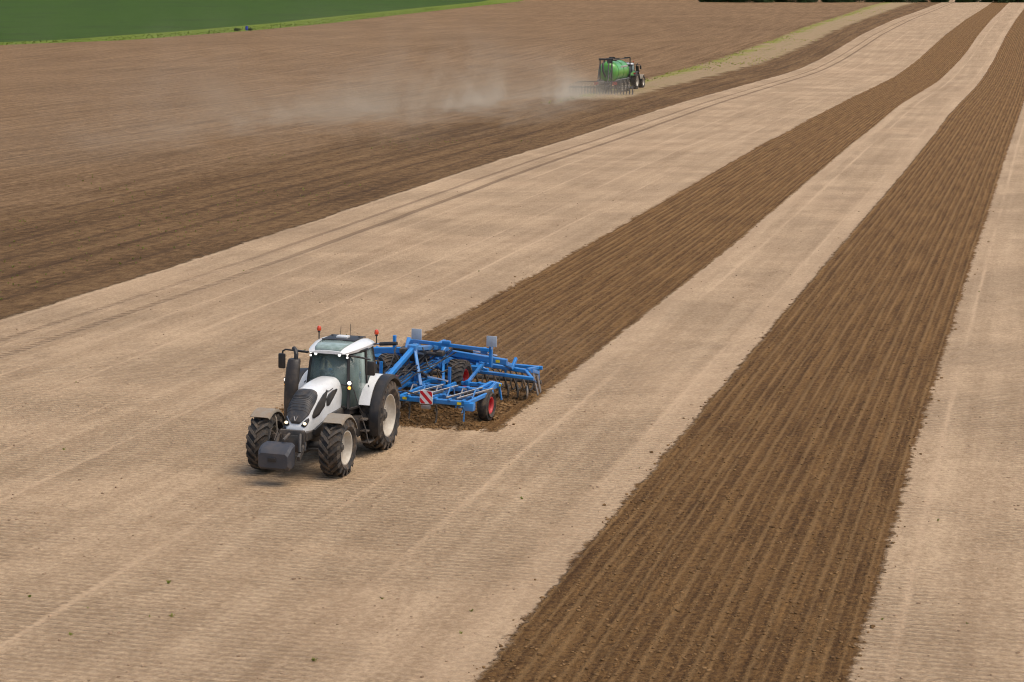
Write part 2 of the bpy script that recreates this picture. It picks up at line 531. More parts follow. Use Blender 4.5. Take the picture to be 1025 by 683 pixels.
    notl = t.math('SUBTRACT', 1.0, t.math('MAXIMUM', dark, beyond))
    ripa = t.math('MULTIPLY', t.math('MULTIPLY', notl, t.step(t.noise(pos, 0.16, 3, 0.6), 0.30, 0.62)), t.math('SUBTRACT', 1.0, t.math('MULTIPLY', seam, 0.9)))
    rip = t.math('MULTIPLY', sr, ripa)
    b2 = t.bump(rip, 0.034, 1.0, b1)
    trk = t.math('MULTIPLY', track, -1.0)
    b2b = t.bump(trk, 0.05, 1.0, b2)
    rough_amt = t.math('ADD', 0.60, t.math('MAXIMUM', t.math('MULTIPLY', dark, 1.0), t.math('MULTIPLY', beyond, 1.0)))
    cl = t.math('MULTIPLY', t.math('SUBTRACT', fine, t.math('MULTIPLY', crumbs, 0.5)), rough_amt)
    b3 = t.bump(cl, 0.06, 1.0, b2b)
    ls = t.math('MULTIPLY', t.math('MULTIPLY', t.math('ADD', streak, streak_f), beyond), t.math('SUBTRACT', 1.0, greenz))
    b4 = t.bump(ls, 0.20, 1.0, b3)
    t.link(b4, t.bsdf.inputs["Normal"])
    return t.m


ground = build_ground()
ground.data.materials.append(soil_material())


def in_dark(t, tx):
    return (-9.0 < t < -2.7) or (-20.4 < t < -13.9 and tx < -2.8)


def clods(name, pts, mat, smin, smax, flat=0.7):
    """lumps of earth, each a small irregular stone shape, all in one mesh"""
    base = []
    for k in range(6):
        bm = bmesh.new(); bmesh.ops.create_icosphere(bm, subdivisions=1, radius=1)
        r_ = random.Random(k)
        vs = np.array([tuple(v.co * (1 + r_.uniform(-.35, .3))) for v in bm.verts]); fs = np.array([[v.index for v in f.verts] for f in bm.faces]); bm.free()
        base.append((vs, fs))
    V = []; F = []; o = 0
    for (x, y, z) in pts:
        vs, fs = base[random.randrange(6)]
        s_ = smin + (smax - smin) * random.random() ** 3
        a = random.uniform(0, 2 * PI); ca, sa = math.cos(a), math.sin(a)
        q = vs * np.array([s_ * random.uniform(.7, 1.4), s_, s_ * flat])
        w = np.stack([q[:, 0] * ca - q[:, 1] * sa + x, q[:, 0] * sa + q[:, 1] * ca + y, q[:, 2] + z + s_ * 0.15], -1)
        V.append(w); F.append(fs + o); o += len(vs)
    V = np.concatenate(V); F = np.concatenate(F)
    me = bpy.data.meshes.new(name)
    me.vertices.add(len(V)); me.vertices.foreach_set("co", V.ravel())
    me.loops.add(F.size); me.loops.foreach_set("vertex_index", F.ravel().astype(np.int32))
    me.polygons.add(len(F)); me.polygons.foreach_set("loop_start", np.arange(len(F)) * 3); me.polygons.foreach_set("loop_total", np.full(len(F), 3))
    me.update(calc_edges=True); me.materials.append(mat)
    ob = bpy.data.objects.new(name, me); col.objects.link(ob)
    return ob


def simple_mat(name, c1, c2, scale, rough=0.95):
    t = NT(name); t.link(t.mix(t.step(t.noise(t.coord(), scale, 4, 0.6), 0.35, 0.65), c1, c2), t.bsdf.inputs["Base Color"])
    t.bsdf.inputs["Roughness"].default_value = rough; t.bsdf.inputs["Specular IOR Level"].default_value = 0.2
    MATS[name] = t.m; return t.m


def scatter(n, ylo, yhi, keep, spread=0.33):
    """random soil points, denser nearby"""
    Y = ylo * (yhi / ylo) ** rng.random(n); X = (rng.random(n) * 2 - 1) * (6 + spread * Y)
    t = field_t(X, Y); tx = (X - TR_X) * FX + (Y - TR_Y) * FY; ty = (X - TR_X) * LX + (Y - TR_Y) * LY
    m = keep(t, tx, ty, X, Y)
    X, Y = X[m], Y[m]
    return np.stack([X, Y, ground_z(X, Y)], -1)


m_dark = simple_mat("dark_earth", (0.11, 0.060, 0.024), (0.24, 0.140, 0.060), 2.0)
m_lightc = simple_mat("dry_earth", (0.20, 0.13, 0.080), (0.40, 0.28, 0.18), 3.0)
pd = scatter(60000, 26, 130, lambda t, tx, ty, X, Y: (((t > -9.15) & (t < -2.55)) | ((t > -20.6) & (t < -13.8) & (tx < -2.7))))
tag(clods("dark_soil_clods", pd, m_dark, 0.008, 0.045), "dark crumbly clods over the freshly worked strips", "soil clods", kind="stuff")
pe = scatter(2600, 26, 110, lambda t, tx, ty, X, Y: (abs(t + 9.2) < .35) | (abs(t + 2.5) < .3) | ((abs(t + 13.6) < .35) & (tx < -3)) | ((abs(t + 20.7) < .3) & (tx < -3)))
tag(clods("strip_edge_clods", pe, m_dark, 0.012, 0.06), "scattered dark clods along the edges of the worked strips", "soil clods", kind="stuff")
pl = scatter(5200, 26, 120, lambda t, tx, ty, X, Y: (t > -36) & ~(((t > -9) & (t < -2.7)) | ((t > -20.5) & (t < -13.9) & (tx < -2.7))) & ~((abs(ty) < 1.4) & (tx > -2) & (tx < 5)))
tag(clods("dry_soil_clods", pl, m_lightc, 0.008, 0.04), "small dry clods on the pale soil", "soil clods", kind="stuff")
pc = scatter(90000, 50, 64, lambda t, tx, ty, X, Y: (tx < -2.6) & (tx > -9.5) & (t > -20.7) & (t < -14.25))
tag(clods("churned_soil", pc, m_dark, 0.01, 0.07), "loose dark earth thrown up under the blue cultivator", "loose earth", kind="stuff")


def tufts(name, pts, mat, hmin, hmax, blades=7):
    V = []; F = []
    for (x, y, z) in pts:
        h = random.uniform(hmin, hmax)
        for b in range(blades):
            a = random.uniform(0, 2 * PI); r_ = h * random.uniform(.2, .9); w = h * random.uniform(.12, .25)
            hh = h * random.uniform(.5, 1)
            bx, by = x + random.uniform(-.3, .3) * h, y + random.uniform(-.3, .3) * h
            tx_, ty_ = bx + math.cos(a) * r_, by + math.sin(a) * r_
            nx, ny = -math.sin(a) * w, math.cos(a) * w
            o = len(V)
            V += [(bx - nx * .3, by - ny * .3, z - .01), (bx + nx * .3, by + ny * .3, z - .01), ((bx + tx_) / 2 + nx, (by + ty_) / 2 + ny, z + hh * .8), (tx_, ty_, z + hh), ((bx + tx_) / 2 - nx, (by + ty_) / 2 - ny, z + hh * .8)]
            F.append((o, o + 1, o + 2, o + 3, o + 4))
    me = bpy.data.meshes.new(name); me.from_pydata(V, [], F); me.materials.append(mat)
    ob = bpy.data.objects.new(name, me); col.objects.link(ob); return ob


m_leaf = simple_mat("weed_leaf", (0.14, 0.17, 0.03), (0.26, 0.27, 0.06), 3.0, 0.6)
m_verge = simple_mat("verge_grass", (0.10, 0.16, 0.016), (0.18, 0.22, 0.03), 0.5, 0.6)
m_yell = simple_mat("yellow_weed", (0.20, 0.26, 0.04), (0.42, 0.40, 0.06), 0.7, 0.6)


def un(x, y):
    """soil point seen at a picture position"""
    dx = (x - 512.5); U = 341.5 - y
    dy = F_PX * math.cos(PITCH) + U * math.sin(PITCH); dz = -F_PX * math.sin(PITCH) + U * math.cos(PITCH)
    Ys = np.linspace(20, 1400, 20000); z = CAM_H + dz / dy * Ys
    i = int(np.argmax(z < hgt(Ys))); return (dx / dy * Ys[i], Ys[i], float(ground_z(dx / dy * Ys[i], Ys[i])))


wp = [un(*q) for q in ((169, 584), (172, 617), (71, 636), (88, 609), (472, 613), (462, 635), (883, 621), (968, 625), (150, 617), (30, 598), (640, 470))]
wr = scatter(120, 26, 90, lambda t, tx, ty, X, Y: (t > -36) & ~((t > -9) & (t < -2.7)))
tag(tufts("weeds", wp + [tuple(p) for p in wr[:30]], m_leaf, 0.03, 0.075, 8), "small green weeds dotted over the pale soil", "weeds", kind="stuff")
wl = scatter(5000, 62, 210, lambda t, tx, ty, X, Y: (t < -37.5) & (t > -54) & (fbm(X, Y, 9, 40) > 0.13))
tag(tufts("seedling_patches", [tuple(p) for p in wl], m_leaf, 0.05, 0.11, 5), "patchy green regrowth on the dark soil left of the pale strip", "weeds", kind="stuff")
ws = scatter(60000, 205, 660, lambda t, tx, ty, X, Y: (t > -47.2) & (t < -40.8) & (Y > 214) & (fbm(X, Y, 14, 50) + np.where(t < -45.6, 0.20, -0.10) > 0.05))
tag(tufts("grass_strip", [tuple(p) for p in ws[:12000]], m_yell, 0.08, 0.20, 6), "yellow green grass and weeds on the unworked strip ahead of the tanker", "grass", kind="stuff")
vp = scatter(60000, 330, 740, lambda t, tx, ty, X, Y: (t > -180) & (t < -169.5), 0.36)
tag(tufts("verge_grass", [tuple(p) for p in vp[:9000]], m_verge, 0.12, 0.28, 6), "bright grass verge edging the green crop field", "grass", kind="stuff")


# ------------------------------------------------------------------ materials of the machines
M_white = paint("white_paint", (0.76, 0.77, 0.76), 0.28, dust=0.14, coat=0.4)
M_whitelow = paint("white_fender", (0.64, 0.65, 0.64), 0.35, dust=0.35, coat=0.2)
M_rim = paint("cream_rim", (0.55, 0.51, 0.43), 0.5, dust=0.45)
M_tyre = paint("tyre_rubber", (0.018, 0.017, 0.016), 0.75, dust=0.5, scale=6, low=(0.0, 0.22))
M_lug = paint("tyre_lug_dusty", (0.045, 0.041, 0.036), 0.8, dust=0.5, scale=6, low=(0.0, 0.22))
M_black = paint("black_plastic", (0.018, 0.018, 0.019), 0.45, dust=0.16)
M_grille = paint("grille_mesh_dark", (0.035, 0.038, 0.042), 0.5, dust=0.30, scale=5)
M_chassis = paint("chassis_grey", (0.045, 0.044, 0.043), 0.55, dust=0.45)
M_weight = paint("weight_grey", (0.042, 0.045, 0.054), 0.5, dust=0.15)
M_mud = paint("dusty_mudguard", (0.26, 0.225, 0.175), 0.6, dust=0.8)
M_exh = paint("exhaust_guard", (0.030, 0.024, 0.020), 0.45, dust=0.35)
M_grey = paint("grey_steel", (0.30, 0.30, 0.31), 0.4, 0.5, dust=0.35)
M_steel = paint("worn_steel", (0.42, 0.41, 0.40), 0.32, 0.8, dust=0.30)
M_chrome = paint("chrome_rod", (0.75, 0.75, 0.76), 0.12, 1.0, dust=0.05)
M_blue = paint("blue_paint", (0.012, 0.205, 0.570), 0.35, dust=0.22, scale=2.2, coat=0.3)
M_blue2 = paint("blue_paint_worn", (0.035, 0.225, 0.540), 0.45, dust=0.42, scale=2.2)
M_red = paint("red_rim", (0.50, 0.018, 0.030), 0.4, dust=0.25)
M_orange = paint("beacon_orange", (0.62, 0.055, 0.012), 0.25, dust=0.0, coat=0.5)
M_hose = paint("hose_black", (0.015, 0.015, 0.016), 0.5, dust=0.2)
M_yel = paint("yellow_sticker", (0.75, 0.62, 0.03), 0.5, dust=0.1)
M_seat = paint("seat_fabric", (0.035, 0.045, 0.065), 0.8, dust=0.05)
M_skin = paint("skin", (0.48, 0.27, 0.18), 0.55, dust=0.0)
M_cloth = paint("jacket_cloth", (0.06, 0.11, 0.20), 0.85, dust=0.05)
M_hair = paint("dark_hair", (0.03, 0.02, 0.015), 0.7, dust=0.0)
M_cab = paint("cab_interior", (0.07, 0.075, 0.08), 0.7, dust=0.1)
M_glass = glass("cab_glass", (0.88, 0.96, 0.93), 0.50)
M_roofglass = glass("roof_glass", (0.42, 0.66, 0.60), 1.2)
M_lamp = emit("work_lamp_lit", (1.0, 0.97, 0.90), 1.1)
M_warm = emit("headlight_lit", (1.0, 0.80, 0.52), 1.3)
M_amber = emit("amber_indicator", (1.0, 0.45, 0.08), 1.3)
M_redlamp = paint("red_lens", (0.6, 0.02, 0.02), 0.3, dust=0.1)
M_cap = paint("blue_cap", (0.03, 0.22, 0.70), 0.4, dust=0.1)
M_green = paint("green_tank_paint", (0.075, 0.36, 0.035), 0.30, dust=0.18, scale=1.0, coat=0.5)
M_greend = paint("green_frame_paint", (0.05, 0.22, 0.035), 0.4, dust=0.4, scale=1.0)


def ring(prof_r, y, n): return [(prof_r * math.cos(2 * PI * k / n), y, prof_r * math.sin(2 * PI * k / n)) for k in range(n)]


def wheel(parent, c, r, w, rr, side, rim_mat, steer=0.0, lugs=19, fwd=1, tube_bulge=0.05, disc_in=0.11, lug_h=0.045, seg=48, tyre_mat=None):
    """c: wheel centre; side +1: outer face towards +y; fwd +1: driven towards +x"""
    hw = w / 2
    rim = MB()
    s = side
    di = s * (hw - disc_in)
    rim.lathe([(rr, s * hw * 0.80), (rr + .015, s * hw * 0.86), (rr - .012, s * hw * 0.86), (rr - .035, s * hw * 0.72), (rr - .05, s * hw * 0.45),
               (rr * .80, di * .30 + s * .02), (rr * .62, di * .35), (rr * .55, di * .42), (rr * .36, di * .45), (rr * .34, di * .60), (rr * .12, di * .62), (0.001, di * .62)], (0, 0, 0), n=seg)
    rim.lathe([(rr, s * hw * 0.80), (rr, -s * hw * 0.80), (rr - .03, -s * hw * .8), (rr - .05, -s * hw * 0.5), (rr * .78, di * .30)], (0, 0, 0), n=seg)
    for k in range(8):
        a = 2 * PI * k / 8
        rim.lathe([(0.018, di * .40), (0.018, di * .58), (0.001, di * .58)], (rr * .45 * math.cos(a), 0, rr * .45 * math.sin(a)), n=6)
    o = rim.build('wheel', rim_mat, parent, 40, loc=c)
    o.rotation_euler = (0, 0, steer)
    ty = MB()
    tr = r - lug_h
    ty.lathe([(rr + .005, s * hw * .82), (rr + .05, s * hw * .95), (rr + (tr - rr) * .45, s * (hw + tube_bulge * .5)), (tr - .10, s * hw * .98), (tr - .035, s * hw * .86), (tr - .008, s * hw * .5),
              (tr, 0), (tr - .008, -s * hw * .5), (tr - .035, -s * hw * .86), (tr - .10, -s * hw * .98), (rr + (tr - rr) * .45, -s * (hw + tube_bulge * .5)), (rr + .05, -s * hw * .95), (rr + .005, -s * hw * .82)],
             (0, 0, 0), n=seg, close=True)
    if lugs:
        pitch = 2 * PI / lugs
        for sd_ in (-1, 1):
            for k in range(lugs):
                ty.cur = 1
                a0 = k * pitch + (pitch / 2 if sd_ > 0 else 0)
                # stations from the middle of the tread to the shoulder: (fraction of half width, sweep, height of base, height of top)
                stn = [(-0.06, 0.0, tr - .01, r - .006), (0.35, .42, tr - .02, r), (0.70, .78, tr - .03, r - .006), (0.93, 1.0, tr - .07, r - .022), (1.03, 1.08, tr - .16, tr - .085)]
                rings_ = []
                for i, (fy, sw, rb, rt) in enumerate(stn):
                    aa = a0 + fwd * sw * pitch * 1.05          # outer end trails: the point of the V meets the soil first
                    hwid = pitch * (0.17 + 0.05 * fy)
                    y = sd_ * fy * hw
                    rings_.append([(rb * math.cos(aa - hwid * 1.2), y, rb * math.sin(aa - hwid * 1.2)), (rt * math.cos(aa - hwid), y, rt * math.sin(aa - hwid)),
                                   (rt * math.cos(aa + hwid), y, rt * math.sin(aa + hwid)), (rb * math.cos(aa + hwid * 1.2), y, rb * math.sin(aa + hwid * 1.2))])
                ty.loft(rings_)
    ty.build('tyre', [M_tyre, M_lug], o, 30)
    hb = MB()
    hb.lathe([(rr * .30, di * .60), (rr * .28, di * .72), (rr * .20, di * .80), (rr * .16, di * 1.0), (0.001, di * 1.02)], (0, 0, 0), n=20)
    hb.build('hub', M_chassis if rim_mat != M_red else M_blue, o)
    return o


def hood_section(x):
    xs = [1.25, 1.6, 2.1, 2.5, 2.80, 3.00, 3.16, 3.28, 3.37, 3.44]
    zt = [2.04, 2.06, 2.05, 2.01, 1.94, 1.85, 1.71, 1.52, 1.35, 1.20]
    hw = [0.46, 0.46, 0.45, 0.43, 0.41, 0.40, 0.385, 0.36, 0.31, 0.26]
    zb = [1.26, 1.24, 1.20, 1.16, 1.12, 1.10, 1.08, 1.07, 1.07, 1.09]
    return np.interp(x, xs, hw) * .84, np.interp(x, xs, zt), np.interp(x, xs, zb)


def HP(x, u, off=0.0):
    """point of the bonnet skin; u -1..1 across"""
    hw, zt, zb = hood_section(x)
    a = u * PI / 2
    e = 0.55
    y = (hw + off) * math.copysign(abs(math.sin(a)) ** e, a)
    z = zb + (zt - zb + off) * abs(math.cos(a)) ** e
    sl = off * max(0, min(1, (x - 2.5) / 0.6))
    return (x + sl, y, z)


def hood_patch(mb, outline, off=0.012, n=10):
    """ribbon strip on the bonnet: outline = list of (x, u0, u1)"""
    rows = [[HP(x, u0 + (u1 - u0) * k / n, off) for k in range(n + 1)] for x, u0, u1 in outline]
    vs = [p for r in rows for p in r]
    m = n + 1
    fs = [(i * m + k, i * m + k + 1, (i + 1) * m + k + 1, (i + 1) * m + k) for i in range(len(rows) - 1) for k in range(n)]
    mb.add(vs, fs)


def build_tractor(loc, rz, body, accent, front_weight=True, name="tractor"):
    root = empty(name, loc, rz)
    # --- chassis, engine block, gearbox, axles
    ch = MB()
    ch.box((1.9, 0, 0.86), (3.6, 0.46, 0.42), bev=.05)
    ch.box((0.2, 0, 0.86), (1.2, 0.62, 0.62), bev=.06)
    ch.box((3.35, 0, 0.95), (0.5, 0.50, 0.34), bev=.04)
    ch.tube([(0, -1.0, .89), (0, 1.0, .89)], 0.16, 14)
    ch.tube([(3.0, -.85, .70), (3.0, .85, .70)], 0.10, 12)
    ch.box((3.0, 0, .70), (0.42, 0.40, 0.36), bev=.06)
    for s in (-1, 1):
        ch.box((3.0, s * .66, .72), (0.26, 0.16, 0.42), bev=.05)
        ch.tube([(3.15, s * .1, .62), (3.18, s * .62, .66)], 0.035, 8)
        ch.box((1.55, s * .36, 1.18), (1.4, 0.16, 0.24), bev=.03)
        ch.bar((2.5, s * .3, .95), (3.6, s * .3, 1.02), .10, .22)
    ch.tube([(1.3, 0, .66), (2.9, 0, .66)], .05, 8)
    ch.build('chassis', M_chassis, root)
    # --- bonnet
    hb = MB()
    xs = [1.25, 1.45, 1.8, 2.2, 2.5, 2.7, 2.86, 3.0, 3.1, 3.18, 3.25, 3.31, 3.37, 3.41, 3.44]
    us = np.linspace(-1, 1, 25)
    hb.loft([[HP(x, u) for u in us] for x in xs], caps=True, closed=False)
    hood = hb.build('bonnet', body, root, 40)
    g = MB()                       # dark front grille sweeping up the nose
    hood_patch(g, [(2.66, -.34, .34), (2.70, -.46, .46), (2.78, -.54, .54), (2.92, -.59, .59), (3.06, -.60, .60), (3.16, -.59, .59), (3.24, -.56, .56), (3.31, -.42, .42), (3.37, -.26, .26), (3.405, -.10, .10)], .018, 16)
    gr = g.build('grille', M_grille, hood, 40, thick=.02)
    g = MB()
    for k in range(13):
        x = 2.74 + k * .042
        hood_patch(g, [(x, -.50, .50), (x + .006, -.50, .50)], .021, 12)
    g.build('grille_bar', M_black, gr, 40, thick=.008)
    for s in (-1, 1):              # light units under the grille
        g = MB()
        hood_patch(g, [(3.27, s * .62, s * .74), (3.33, s * .46, s * .78), (3.385, s * .32, s * .76), (3.42, s * .26, s * .60)], .014, 8)
        hh_ = g.build('light_housing', M_black, hood, 40, thick=.012)
        g = MB(); p = HP(3.385, s * .50, .03); g.ball(p, .046, 2, (.5, 1, .8)); g.build('headlight', M_warm, hood)
        g = MB()                   # dark side vents, two sweeping slashes
        hood_patch(g, [(1.55, s * .66, s * .70), (1.85, s * .64, s * .82), (2.15, s * .68, s * .90), (2.30, s * .74, s * .88)], .012, 5)
        hood_patch(g, [(2.14, s * .54, s * .57), (2.42, s * .57, s * .86), (2.75, s * .66, s * .92), (3.02, s * .72, s * .90), (3.12, s * .78, s * .85)], .012, 6)
        g.build('side_vent', M_black, hood, 40, thick=.01)
        g = MB()
        hood_patch(g, [(1.80, s * .57, s * .585), (2.05, s * .585, s * .61), (2.22, s * .53, s * .58), (2.18, s * .50, s * .52)], .014, 3)
        g.build('side_stripe', M_black, hood, 40, thick=.008)
    # badge: a small light V on the nose
    g = MB()
    for s in (-1, 1): g.bar((3.40, s * .045, 1.46), (3.435, s * .006, 1.36), .016, .022)
    g.build('badge', M_steel, hood)
    # engine side panels below the bonnet
    g = MB()
    for s in (-1, 1):
        g.prism([(1.3, .98), (1.3, 1.28), (2.5, 1.20), (3.2, 1.12), (3.2, 1.0), (2.6, .98)], s * .36, s * .42)
    g.build('engine_cover', M_black, root)
    # --- front linkage and weight
    lk = MB()
    for s in (-1, 1):
        lk.bar((3.55, s * .30, .85), (4.15, s * .36, .62), .07, .12)
        lk.tube([(3.75, s * .25, 1.12), (4.0, s * .34, .74)], .04, 8)
    lk.box((3.62, 0, .98), (.10, .62, .40), bev=.02)
    lk.tube([(3.8, 0, 1.12), (4.2, 0, 1.05)], .035, 8)
    lk.tube([(3.80, .36, .90), (3.98, .46, .98), (4.0, .48, .80)], .02, 6)
    lk.tube([(3.78, -.30, 1.0), (3.95, -.40, 1.22), (4.05, -.42, 1.0)], .014, 6)
    lk.tube([(3.78, -.20, 1.0), (3.92, -.24, 1.25), (4.05, -.28, 1.0)], .014, 6)
    lk.build('front_linkage', M_chassis, root)
    if front_weight:
        w = MB()
        def wr(x, hw, z0, z1, c=.06):
            hw *= .80
            return [(x, -hw + c, z0), (x, hw - c, z0), (x, hw, z0 + c), (x, hw, z1 - c), (x, hw - c, z1), (x, -hw + c, z1), (x, -hw, z1 - c), (x, -hw, z0 + c)]
        w.loft([wr(4.04, .40, .50, .90), wr(4.12, .47, .42, .99), wr(4.34, .50, .38, .97), wr(4.50, .49, .40, .88), wr(4.57, .45, .46, .80)])
        w.v = [(a, b - .11, c) for a, b, c in w.v]
        wt = w.build('front_weight', M_weight, root, 25)
        w = MB(); w.box((4.585, -.13, .66), (.03, .20, .09), bev=.01); w.build('weight_bracket', M_black, wt)
    # --- wheels
    for s in (1, -1):
        wheel(root, (0, s * .95, .89), .89, .56, .525, s, M_rim, lugs=20)
        wheel(root, (3.0, s * .92, .70), .70, .50, .40, s, M_rim, steer=R(-1.0), lugs=18)
    # --- front mudguards
    for s in (-1, 1):
        m = MB()
        rg = []
        for k in range(9):
            a = R(58 + k * 12)
            rr_ = .80
            x, z = 3.0 + rr_ * math.cos(a), .70 + rr_ * math.sin(a)
            n_ = (math.cos(a), math.sin(a))
            ys = [s * .66, s * .70, s * 1.14, s * 1.18]
            dz = [-.05, 0, 0, -.05]
            rg.append([(x + n_[0] * d, y, z + n_[1] * d) for y, d in zip(ys, dz)] + [(x + n_[0] * (d - .02), y, z + n_[1] * (d - .02)) for y, d in reversed(list(zip(ys, dz)))])
        m.loft(rg)
        m.tube([(3.0, s * .62, .8), (3.0, s * .66, 1.3), (3.0, s * .85, 1.46)], .025, 8)
        m.build('front_mudguard', M_mud, root, 50)
    # --- rear mudguards: white inner, dark outer skirt
    for s in (-1, 1):
        m = MB(); rg = []
        for k in range(13):
            a = R(24 + k * 10)
            rr_ = 1.03
            x, z = -.02 + rr_ * math.cos(a), .89 + rr_ * math.sin(a)
            n_ = (math.cos(a), math.sin(a))
            ys = [s * .60, s * .62, s * .98, s * 1.0]
            dz = [-.35, 0.0, 0.0, -.05]
            rg.append([(x + n_[0] * d, y, z + n_[1] * d) for y, d in zip(ys, dz)] + [(x + n_[0] * (d - .03), y + s * .02 * (1 if i else 1), z + n_[1] * (d - .03)) for i, (y, d) in enumerate(reversed(list(zip(ys, dz))))])
        m.loft(rg)
        mg = m.build('rear_mudguard', body, root, 50)
        m = MB(); rg = []
        for k in range(14):
            a = R(-18 + k * 12.6)
            rr_ = 1.035
            x, z = -.02 + rr_ * math.cos(a), .89 + rr_ * math.sin(a)
            n_ = (math.cos(a), math.sin(a))
            ys = [s * 1.0, s * 1.04, s * 1.24, s * 1.27]
            dz = [0.0, .012, 0.0, -.07]
            rg.append([(x + n_[0] * d, y, z + n_[1] * d) for y, d in zip(ys, dz)] + [(x + n_[0] * (d - .025), y, z + n_[1] * (d - .025)) for y, d in reversed(list(zip(ys, dz)))])
        m.loft(rg)
        m.build('mudguard_extension', M_black, mg, 50)
    # --- tank, steps, battery box
    m = MB()
    m.box((1.35, .62, .80), (1.0, .42, .50), bev=.08)
    tk = m.build('fuel_tank', M_black, root)
    m = MB(); m.tube([(1.72, .70, 1.04), (1.72, .70, 1.18)], .06, 12); m.build('filler_cap', M_cap, tk)
    m = MB(); m.box((1.4, -.62, .80), (1.1, .42, .50), bev=.08); m.tube([(1.9, -.60, 1.0), (1.9, -.60, 1.3)], .07, 12)
    m.build('tool_box', M_black, root)
    m = MB()
    for k, z in enumerate((.42, .70, .98)):
        m.box((.98, .98 - k * .05, z), (.40, .22, .035), bev=.01)
    for x in (.79, 1.17):
        m.tube([(x, 1.05, .42), (x, .98, .75), (x, .86, 1.10)], .018, 6)
    m.tube([(.66, 1.10, .30), (.62, 1.12, .75), (.72, 1.0, 1.15)], .03, 6)
    m.build('step', M_chassis, root)
    # --- cab
    cb = MB()
    cb.prism([(-.55, 1.20), (-.60, 1.32), (1.22, 1.32), (1.28, 1.12), (.5, 1.05)], -.60, .60)
    cb.prism([(-.62, 1.30), (-.64, 1.62), (-.56, 1.62), (-.52, 1.30)], -.66, .66)
    cab = cb.build('cab', M_black, root)
    FB = [(1.32, .57, 1.26), (1.06, .48, 2.60)]         # front pillar bottom, top (y for +)
    BB = [(.50, .78, 1.24), (.42, .68, 2.60)]
    RB = [(-.50, .70, 1.58), (-.30, .60, 2.60)]
    pl = MB()
    for s in (-1, 1):
        q = lambda p: (p[0], s * p[1], p[2])
        pl.bar(q(FB[0]), q(FB[1]), .065, .06); pl.bar(q(BB[0]), q(BB[1]), .09, .08); pl.bar(q(RB[0]), q(RB[1]), .08, .07)
        pl.bar(q(FB[0]), q(BB[0]), .06, .07); pl.bar(q(FB[1]), q(BB[1]), .06, .06); pl.bar(q(BB[1]), q(RB[1]), .06, .06)
        pl.bar(q((.38, .78, 1.70)), q(RB[0]), .05, .05)
    pl.bar((FB[1][0], -FB[1][1], 2.60), (FB[1][0], FB[1][1], 2.60), .06, .06)
    pl.bar((RB[1][0], -RB[1][1], 2.60), (RB[1][0], RB[1][1], 2.60), .06, .06)
    pl.bar((1.32, -.5, 1.30), (1.32, .5, 1.30), .05, .08)
    pl.build('pillar', M_black, cab)

    def pane(nm, pts, par=cab, mat=M_glass, th=.012):
        g_ = MB(); n_ = len(pts); g_.add(pts, [tuple(range(n_))])
        return g_.build(nm, mat, par, thick=th)
    pane('windscreen', [(1.325, -.55, 1.30), (1.325, .55, 1.30), (1.075, .46, 2.58), (1.075, -.46, 2.58)])
    for s in (-1, 1):
        pane('door_glass', [(1.29, s * .59, 1.30), (.56, s * .775, 1.28), (.48, s * .675, 2.56), (1.03, s * .505, 2.56)])
        pane('rear_side_window', [(.42, s * .775, 1.74), (-.46, s * .71, 1.64), (-.28, s * .61, 2.56), (.38, s * .69, 2.56)])
        h_ = MB(); h_.tube([(.58, s * .83, 1.45), (.60, s * .86, 1.50), (.60, s * .86, 1.70), (.58, s * .83, 1.75)], .014, 6); h_.build('door_handle', M_black, cab)
    pane('rear_window', [(-.51, -.66, 1.60), (-.51, .66, 1.60), (-.31, .57, 2.56), (-.31, -.57, 2.56)])
    # interior
    st = MB()
    st.box((.05, 0, 1.62), (.50, .50, .14), bev=.05); st.box((-.22, 0, 1.98), (.14, .50, .66), ry=-.12, bev=.05); st.box((-.27, 0, 2.38), (.10, .28, .18), bev=.04)
    st.box((.0, 0, 1.42), (.36, .36, .26), bev=.03)
    st.build('seat', M_seat, cab)
    st = MB(); st.box((.20, -.36, 1.78), (.46, .16, .10), bev=.03); st.box((.42, -.40, 1.90), (.08, .20, .16), bev=.02); st.build('armrest', M_cab, cab)
    st = MB(); st.box((.98, 0, 1.62), (.16, .34, .50), ry=.3, bev=.04); st.tube([(.92, 0, 1.78), (.78, 0, 1.98)], .035, 8); st.build('dashboard', M_cab, cab)
    st = MB()
    d = Vector((-.55, 0, .83)).normalized(); u = Vector((0, 1, 0)); v = d.cross(u)
    cc = Vector((.76, 0, 2.0))
    pts = [cc + (u * math.cos(2 * PI * k / 20) + v * math.sin(2 * PI * k / 20)) * .19 for k in range(21)]
    st.tube(pts, .016, 6)
    for k in (0, 7, 13): st.bar(cc, pts[k], .03, .012)
    st.build('steering_wheel', M_black, cab)
    # roof
    rf = MB()
    def rs(x, hw, z0, z1, c):
        return [(x, -hw, z0), (x, -hw * .5, z0 - .005), (x, hw * .5, z0 - .005), (x, hw, z0), (x, hw + .015, z0 + c), (x, hw - .05, z1 - .04), (x, hw - .16, z1), (x, 0, z1 + .015), (x, -hw + .16, z1), (x, -hw + .05, z1 - .04), (x, -hw - .015, z0 + c)]
    rf.loft([rs(1.26, .46, 2.61, 2.67, .03), rs(1.14, .52, 2.605, 2.73, .05), rs(.84, .60, 2.60, 2.77, .07), rs(.5, .66, 2.60, 2.79, .08), rs(.0, .70, 2.60, 2.79, .08), rs(-.28, .68, 2.61, 2.77, .07), rs(-.38, .62, 2.65, 2.73, .04)])
    roof = rf.build('roof', body, root, 30)
    g_ = MB()
    rg = []
    for x, hw_, z_ in ((1.245, .33, 2.690), (1.14, .37, 2.755), (.84, .41, 2.795), (.50, .43, 2.812)):
        rg.append([(x, hw_ * k / 4, z_ + .004 - .012 * (k / 4) ** 2) for k in range(-4, 5)])
    g_.loft(rg, caps=False, closed=False)
